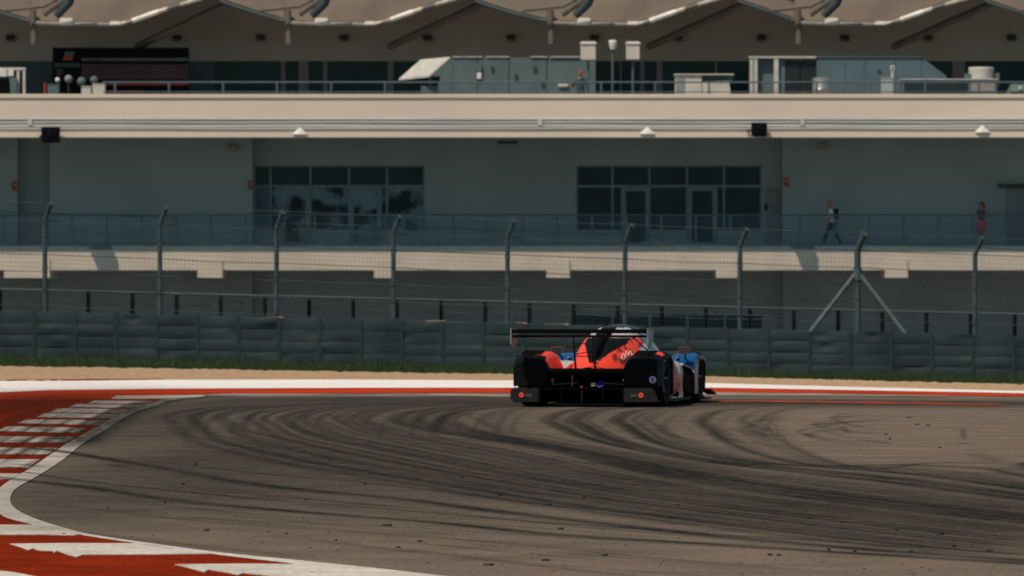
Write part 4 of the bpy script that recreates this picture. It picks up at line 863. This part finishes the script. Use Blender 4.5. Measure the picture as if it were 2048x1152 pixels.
def smooth_tab(tab, y):   # smooth interpolation of a station table
    ks = [r[0] for r in tab]; i = max(0, min(len(ks) - 2, int(np.searchsorted(ks, y) - 1))); t = min(1, max(0, (y - ks[i])/(ks[i + 1] - ks[i])))
    out = []
    for c in range(1, len(tab[0])):
        p = [tab[max(0, min(len(tab) - 1, i + d))][c] for d in (-1, 0, 1, 2)]
        out.append(.5*(2*p[1] + (p[2] - p[0])*t + (2*p[0] - 5*p[1] + 4*p[2] - p[3])*t*t + (3*p[1] - p[0] - 3*p[2] + p[3])*t**3))
    return out
def hull_section(y, wb, wt, zb, zt, n=44, pw=.62):
    pts = []
    for k in range(n + 1):
        a = math.pi*k/n; cx, s = -math.cos(a), max(0, math.sin(a))
        sz_ = s**pw; ww = wb + (wt - wb)*sz_; pts.append((ww*math.copysign(abs(cx)**pw, cx), y, zb + (zt - zb)*sz_))
    return pts
# floor, diffuser, bumpers
cp('floor', MB().prism([(-.90, .30), (.90, .30), (.93, 1.3), (.93, 2.9), (.80, 3.2), (.92, 4.1), (.80, 4.62), (-.80, 4.62), (-.92, 4.1), (-.80, 3.2), (-.93, 2.9), (-.93, 1.3)], 'Z', .055, .085), 'carbon')
cp('splitter', MB().prism([(-.97, 3.95), (.97, 3.95), (.97, 4.45), (.75, 4.72), (-.75, 4.72), (-.97, 4.45)], 'Z', .032, .052), 'carbon')
df = cp('diffuser', MB().prism([(.02, .235), (.30, .245), (.75, .10), (.75, .06), (.02, .225)], 'X', -.56, .50), 'void')
cp('diffuser_back', MB().box(-.56, .50, .40, .42, .05, .235), 'void', df)
for x in (-.56, -.30, -.03, .24, .50): cp('strake', MB().prism([(.0, .06), (.0, .23), (.5, .20), (.6, .05)], 'X', x - .006, x + .006), 'void' if x != -.03 else 'bumper', df)
lb_ = cp('rear_bumper', MB().prism([(-.575, .055), (-.575, .243), (-.90, .243), (-.945, .215), (-.945, .10), (-.915, .062), (-.87, .055)], 'Y', -.02, .05), 'bumper', bevel=.012)
rb_ = cp('rear_bumper', MB().prism([(.515, .055), (.515, .243), (.865, .243), (.895, .215), (.955, .075), (.94, .055)], 'Y', -.02, .05), 'bumper', bevel=.012)
def emis(name, c, s):
    m = M['red_small'].copy(); m.name = name; b = m.node_tree.nodes['Principled BSDF']; b.inputs['Emission Color'].default_value = (*c, 1); b.inputs['Emission Strength'].default_value = s; M[name] = m
emis('tail_led', (1, .07, .02), .7)
for x, p in ((-.80, lb_), (.735, rb_)):
    ring = MB(); n = 22
    ring.lathe([(.014, -.028), (.021, -.032), (.028, -.028), (.028, -.019), (.014, -.019)], (x, 0, .150), 'Y', n)
    cp('tail_light', ring, 'tail_led', p, smooth=True); cp('lamp_core', MB().lathe([(.0, -.024), (.0135, -.023), (.0135, -.019)], (x, 0, .150), 'Y', 16), 'carbon', p)
for x0, x1, p in ((-.75, -.665, lb_), (.60, .685, rb_)): cp('plate', MB().box(x0, x1, -.026, -.021, .128, .165), 'bumper_plate', p)
cp('lit_gap_strip', MB().box(-.45, .45, .35, .5, .022, .03), 'car_grey')  # grey strip painted as the lit ground seen in the gap underneath

# wheels
def wheel(x, y, r, wd, s):
    hw = wd/2
    t_ = cp('wheel', MB().lathe([(r*.66, -hw*.86), (r*.80, -hw*.98), (r*.92, -hw), (r*.985, -hw*.86), (r, -hw*.6), (r, hw*.6), (r*.985, hw*.86), (r*.92, hw), (r*.80, hw*.98), (r*.66, hw*.86)], (x, y, r), 'X', 56), 'tyre', smooth=True)
    cp('rim', MB().lathe([(r*.66, s*hw*.86), (r*.62, s*hw*.9), (r*.60, s*hw*.4), (r*.2, s*hw*.55), (0, s*hw*.55)], (x, y, r), 'X', 40), 'rimdark', t_, smooth=True)
    sp = MB()
    for k in range(6):
        a = k*math.pi/3; sp.tube([(x + s*hw*.62, y + .05*math.cos(a), r + .05*math.sin(a)), (x + s*hw*.78, y + r*.6*math.cos(a), r + r*.6*math.sin(a))], .022, 6)
    cp('spokes', sp, 'rimdark', t_); return t_
for s in (-1, 1): wheel(s*.775, .80, .352, .325, s); wheel(s*.79, 3.66, .335, .30, s)

# rear fenders
def rear_fender(s):
    tab = [(.10, .56), (.20, .615), (.35, .655), (.6, .685), (.85, .695), (1.1, .68), (1.35, .62), (1.6, .53), (1.8, .44)]
    secs = []; n = 0
    for y in np.linspace(.10, 1.80, 52):
        zt = smooth_tab(tab, y)[0]; dy = abs(y - .80)
        zb = .26 if y < .40 else (.352 + math.sqrt(max(0, .40**2 - dy*dy)) - .0 if dy < .40 else .14)
        zb = min(zb, zt - .03); xo = .955 - .03*max(0, (.35 - y)/.25); xi = .50 + .02*(y - .1)
        pr = [(xo, zb), (xo, zb + (zt - .07 - zb)*.5), (xo - .002, zt - .075), (xo - .022, zt - .03), (xo - .065, zt - .006), (xo - .13, zt), (xo - .25, zt + .002), (xi + .07, zt - .004), (xi + .03, zt - .025), (xi, zt - .075),
              (xi - .025, (zt - .07 + .44)/2), (xi - .06, min(.445, zt - .08)), (xi - .06, min(.40, zt - .1)), (xi + .0, min(.40, zt - .1))]
        secs.append([(s*a, y, b_) for a, b_ in pr])
    mb = MB().loft(secs, closed=False, cap=False)
    npr = 13
    for q in range(len(mb.f)):
        k = q % npr; y = .10 + 1.7*(q//npr)/51
        if y < .66 and k <= 7: mb.mi[q] = 1
        if y < .20: mb.mi[q] = 1
        if y > .42 and k in (3, 4) and s > 0: mb.mi[q] = 0
        if s < 0 and k in (6, 7) and y > .3: mb.mi[q] = 0
        if s > 0 and k in (0, 1, 2) and y < 1.25: mb.mi[q] = 1
    f_ = cp('rear_fender', mb, ['car_red_spot' if s > 0 else 'car_red', 'carbon'], smooth=True)
    b0 = secs[0]; cp('tail_panel', MB().add([(x, y + .002, z) for x, y, z in b0] + [(s*.505, .102, .26)], [tuple(range(len(b0) - 3)) + (len(b0),)]), 'carbon', f_)
    for k in range(4): cp('louvre', MB().box(min(s*.60, s*.86), max(s*.60, s*.86), .32 + .08*k, .325 + .08*k, .655 + .012*k, .682 + .010*k), 'carbon', f_)
    cp('inner_arch', MB().box(min(s*.50, s*.52), max(s*.50, s*.52), .14, 1.3, .12, .40), 'void', f_)
    return f_
fl_, fr_ = rear_fender(-1), rear_fender(1)
ro_ = cp('roundel', MB().lathe([(.0, -.006), (.040, -.006), (.046, .0)], (.865, .099, .345), 'Y', 24), 'vinyl_white', fr_)
cp('roundel_mark', MB().box(.850, .862, .088, .0925, .318, .374).box(.863, .885, .088, .0925, .358, .372), 'towblue', ro_); cp('roundel_mark', MB().box(.866, .888, .088, .0925, .325, .347), 'red_small', ro_)

# rear deck and what hangs below it
dk = cp('rear_deck', MB().loft([[(-.47, y, z), (-.25, y, z + .004), (.0, y, z + .012), (.25, y, z + .004), (.47, y, z), (.47, y, z - .02), (-.47, y, z - .02)] for y, z in ((.12, .462), (.4, .455), (.8, .445), (1.5, .44))], closed=True), 'carbon')
cp('trailing_lip', MB().box(-.47, .47, .10, .118, .440, .488), 'bumper', dk)
cp('tail_cone', MB().loft([hull_section(y, wb, wb*.5, zb, zt, 14) for y, wb, zb, zt in ((-.02, .07, .40, .47), (.2, .13, .38, .50), (.5, .17, .40, .50))]), 'carbon', smooth=True)
gb = cp('gearbox', MB().loft([hull_section(y, .14, .11, .14, .36, 14) for y in (.30, .5, .9)]), 'void')
cp('rear_bulkhead', MB().box(-.52, .52, .62, .66, .08, .44), 'void')
for s in (-1, 1):
    cp('suspension_arm', MB().tube([(s*.16, .45, .30), (s*.62, .52, .262)], .011, 6), 'car_grey'); cp('suspension_arm', MB().tube([(s*.16, .5, .22), (s*.62, .55, .19)], .011, 6), 'carbon')
    cp('damper', MB().tube([(s*.47, .36, .27), (s*.46, .36, .36)], .016, 8), 'car_grey'); cp('fastener', MB().lathe([(0, -.01), (.014, -.008), (.014, 0)], (s*.46, .30, .335), 'Y', 10), 'chrome')
cp('tow_loop', MB().tube([(.20 + .036*math.cos(a), .06 + .03*math.sin(a), .285 + .030*math.sin(a)) for a in np.linspace(0, 6.28, 20)], .008, 6), 'towblue')
cp('rain_light', MB().box(.085, .140, .05, .07, .262, .306), 'offwhite'); cp('rain_light_mark', MB().box(.112, .134, .046, .0495, .268, .295), 'orange')
cp('jack_point', MB().tube([(-.03, .02, .26), (-.03, .02, .245)], .022, 10), 'red_small'); cp('strap', MB().box(-.165, -.155, .06, .064, .262, .40), 'orange')

# engine cover and cockpit
ec_tab = [(.30, .10, .05, .45, .50), (.60, .20, .09, .45, .565), (.90, .29, .16, .445, .64), (1.2, .36, .22, .44, .725), (1.5, .42, .28, .44, .815), (1.8, .48, .33, .44, .895), (2.1, .53, .35, .44, .965), (2.4, .57, .345, .44, 1.01)]
secs = [hull_section(y, *smooth_tab(ec_tab, y), 60) for y in np.linspace(.30, 2.40, 150)]
mb = MB().loft(secs, cap=False)
for q in range(len(mb.f)):
    c = [sum(mb.v[i][d] for i in mb.f[q])/4 for d in range(3)]; x, y, z = c
    wv = .030 + .25*max(0, min(1, (y - .55)/1.15))**1.0
    if abs(x) < wv and y > .55 and z > .5: mb.mi[q] = 1
    if .862 < z < .992 and not (-.16 < x < .03): mb.mi[q] = 2
    if z >= .992: mb.mi[q] = 3
    if x > .40 + .0*(y) and y > 1.75 and z > .60 and mb.mi[q] == 0: mb.mi[q] = 2
    if x < -.46 and y > 1.9 and mb.mi[q] == 0: mb.mi[q] = 2
ec = cp('engine_cover', mb, ['car_red_spot', 'carbon', 'car_white', 'roof_grey'], smooth=True)
ck_tab = [(2.405, .57, .345, .44, 1.01), (2.7, .60, .34, .44, 1.025), (3.0, .62, .32, .44, 1.02), (3.3, .60, .28, .43, .99), (3.6, .52, .22, .42, .87), (3.9, .42, .20, .36, .70), (4.3, .36, .2, .25, .48), (4.65, .28, .15, .14, .28)]
mb = MB().loft([hull_section(y, *smooth_tab(ck_tab, y), 48) for y in np.linspace(2.405, 4.65, 80)])
for q in range(len(mb.f) - 2):
    c = [sum(mb.v[i][d] for i in mb.f[q])/4 for d in range(3)]; x, y, z = c
    if .64 < z < .94 and y < 3.9: mb.mi[q] = 1
    if y > 3.25 and z > .64: mb.mi[q] = 1
    if z >= .94 and y <= 3.25: mb.mi[q] = 3
cp('cockpit', mb, ['car_white', 'car_glass', 'car_red', 'roof_grey'], smooth=True)
cp('roof_scoop', MB().loft([hull_section(y, .16, .12, .96, zt, 16) for y, zt in ((2.25, 1.02), (2.5, 1.03), (2.9, 1.032))]), 'roof_grey', smooth=True)
cp('antenna', MB().tube([(.05, 2.7, 1.05), (.05, 2.68, 1.16)], .004, 5), 'carbon')
fin = cp('shark_fin', MB().prism([(.55, .55), (.62, .72), (.85, .84), (2.0, .99), (2.2, .97), (1.6, .83), (1.0, .66)], 'X', -.006, .006), 'carbon')
# side pods
for s in (-1, 1):
    tab = [(1.28, .90, .50), (1.6, .93, .545), (2.0, .93, .56), (2.4, .90, .56), (2.7, .84, .54), (2.9, .76, .50)]; secs = []
    for y in np.linspace(1.28, 2.9, 34):
        xo, zt = smooth_tab(tab, y); secs.append([(s*a, y, b_) for a, b_ in ((.45, zt - .02), (.60, zt), (xo - .12, zt), (xo - .05, zt - .02), (xo - .012, zt - .07), (xo, zt - .16), (xo - .01, .25), (xo + .005, .10), (xo + .005, .088), (.45, .088))])
    mb = MB().loft(secs, closed=True)
    for q in range(len(mb.f) - 2):
        k = q % 10; y = 1.28 + 1.62*(q//10)/33
        if k in (4, 5, 6, 7) and (int(y*7.5) % 3 == 0): mb.mi[q] = 1
        if y > 2.45 and k >= 4: mb.mi[q] = 2
    sp_ = cp('side_pod', mb, ['car_white', 'car_red', 'carbon'], smooth=True)
    cp('exhaust_outlet', MB().tube([(s*.93, 1.5, .14), (s*.965, 1.45, .14)], .035, 10), 'void', sp_)
# front fenders
for s in (-1, 1):
    tab = [(2.98, .50), (3.1, .575), (3.3, .628), (3.55, .652), (3.8, .635), (4.05, .56), (4.3, .44), (4.55, .28), (4.66, .17)]; secs = []
    for y in np.linspace(2.98, 4.66, 46):
        zt = smooth_tab(tab, y)[0]; dy = abs(y - 3.66); zb = .335 + math.sqrt(max(0, .385**2 - dy*dy)) if dy < .385 else .12
        zb = min(zb, zt - .03); xo = .965 - .30*max(0, (y - 3.95)/.7)**1.4; xi = .56 - .1*max(0, (y - 3.95)/.7)
        secs.append([(s*a, y, b_) for a, b_ in ((xo, zb), (xo, (zb + zt - .08)/2), (xo - .005, zt - .08), (xo - .03, zt - .028), (xo - .08, zt - .004), (xo - .2, zt), (xi + .1, zt - .004), (xi + .03, zt - .03), (xi, zt - .09), (xi - .02, .42 if zt > .5 else zt - .1), (xi - .02, .12))])
    mb = MB().loft(secs, cap=False)
    for q in range(len(mb.f)):
        k = q % 10; y = 2.98 + 1.68*(q//10)/45
        if k in (0, 1) and y < 3.35: mb.mi[q] = 1 if y < 3.12 else 2
    ff = cp('front_fender', mb, ['car_blue', 'car_grey', 'orange'], smooth=True)
    cp('dark_well_sheet', MB().box(min(s*.58, s*.93), max(s*.58, s*.93), 3.02, 3.03, .13, .50), 'void', ff)  # black sheet stands in for the shade inside the open wheel well
    cp('fender_trim', MB().tube([(s*.56, 3.0, .475), (s*.66, 2.985, .512), (s*.80, 2.98, .505), (s*.92, 2.99, .46), (s*.955, 3.0, .40)], .010, 6), 'car_white', ff)
    cp('sticker', MB().box(min(s*.70, s*.74), max(s*.70, s*.74), 3.02, 3.20, .590, .600), 'orange', ff)
    cp('dive_plane', MB().prism([(3.98, .15), (4.02, .17), (4.5, .10), (4.5, .085)], 'X', min(s*.90, s*1.03), max(s*.90, s*1.03)), 'carbon', ff)
    # mirror
    mx_, my, mz = s*.845, 2.86, .690
    mi_ = cp('mirror', MB().loft([[(mx_ - .078*k, y, mz - .048*k), (mx_ + .078*k, y, mz - .048*k), (mx_ + .078*k, y, mz + .048*k), (mx_ - .078*k, y, mz + .048*k)] for y, k in ((my, 1), (my + .06, .95), (my + .12, .5))], closed=True), 'mirror_shell', bevel=.012)
    cp('mirror_glass', MB().box(mx_ - .070, mx_ + .070, my - .006, my - .002, mz - .041, mz + .041), 'car_glass', mi_)
    cp('stalk', MB().tube([(mx_, my + .06, mz - .04), (mx_ - s*.03, my + .30, .58)], .012, 8), 'carbon', mi_)
cp('nose', MB().loft([hull_section(y, .56, .45, .12, zt, 20) for y, zt in ((3.3, .44), (3.7, .42), (4.2, .34), (4.66, .2))]), 'car_white', smooth=True)
# rear wing
def foil(y0, z0, ch, th, ang, n=10):
    top = []; bot = []
    for k in range(n + 1):
        u = k/n; h = th*(1.48*math.sqrt(u) - .63*u - 1.76*u*u + 1.42*u**3 - .5*u**4)*2
        cam_ = -.06*ch*math.sin(math.pi*u); x = u*ch
        top.append((x, cam_ + h*.5)); bot.append((x, cam_ - h*.6))
    P = top + bot[::-1]; ca, sa = math.cos(ang), math.sin(ang)
    return [(y0 - (x*ca - z*sa), z0 + x*sa + z*ca) for x, z in P]
WS = .868; WC = -.0
wg = cp('rear_wing', MB().prism(foil(.02, .905, .27, .022, .03), 'X', -WS, WS), 'carbon', smooth=True)
cp('flap', MB().prism(foil(-.22, .938, .13, .014, .30), 'X', -WS, WS), 'carbon', wg, smooth=True); cp('gurney', MB().box(-WS, WS, -.354, -.344, .942, .986), 'void', wg); cp('wing_edge', MB().box(-WS, WS, -.262, -.254, .903, .908), 'board_red', wg)
for s in (-1, 1):
    cp('endplate', MB().prism([(.06, .86), (.08, .985), (-.36, 1.0), (-.37, .80), (-.30, .735), (-.10, .74)], 'X', min(s*WS, s*(WS + .012)), max(s*WS, s*(WS + .012))), ['car_grey', 'carbon'], wg)
    cp('pylon', MB().prism([(-.10, .905), (-.02, .905), (.16, .50), (.22, .46), (.10, .46), (.04, .52)], 'X', s*.125 - .005, s*.125 + .005), 'carbon', wg)
cp('brace', MB().tube([(-.125, .02, .80), (.0, .30, .80)], .007, 6), 'carbon', wg); cp('brace', MB().tube([(-.125, .06, .66), (.10, .45, .72)], .007, 6), 'carbon', wg); cp('brace', MB().tube([(-.125, .07, .64), (.125, .07, .64)], .007, 6), 'carbon', wg)
cp('brace', MB().tube([(.62, -.05, .90), (.80, .35, .68)], .008, 6), 'carbon', wg)
# white zig-zag emblem laid on the right flank of the engine cover
bvh = BVHTree.FromPolygons([Vector(v) for v in [tuple(p.co) for p in ec.data.vertices]], [tuple(p.vertices) for p in ec.data.polygons])
eye = CI @ Vector((0, 0, H))
def onto(x, y):
    d = (CI.to_3x3() @ Vector(((x - 1024)/F, 1, (576 - y)/F))).normalized(); h = bvh.ray_cast(eye, d)
    return (h[0] + (h[1] if h[1].dot(d) < 0 else -h[1])*.004) if h[0] else None
zz = [(1243, 718), (1245.5, 706.5), (1250, 713), (1252.5, 702.5), (1256.5, 711), (1261, 702), (1264.5, 712)]
mb = MB(); pts = [onto(x, y) for x, y in zz]; pts = [p for p in pts if p]
for a, b_ in zip(pts[:-1], pts[1:]): mb.tube([a, b_], .0055, 5)
if len(pts) > 2: cp('emblem', mb, 'vinyl_white', ec)
mb = MB(); pts = [onto(x, y) for x, y in ((1243, 718), (1247, 719.5), (1251, 713))]; pts = [p for p in pts if p]
for a, b_ in zip(pts[:-1], pts[1:]): mb.tube([a, b_], .005, 5)
if len(pts) > 2: cp('emblem', mb, 'vinyl_white', ec)

for o in SC.objects:
    if '_o' in o: del o['_o']
SC.cycles.transparent_max_bounces = 24
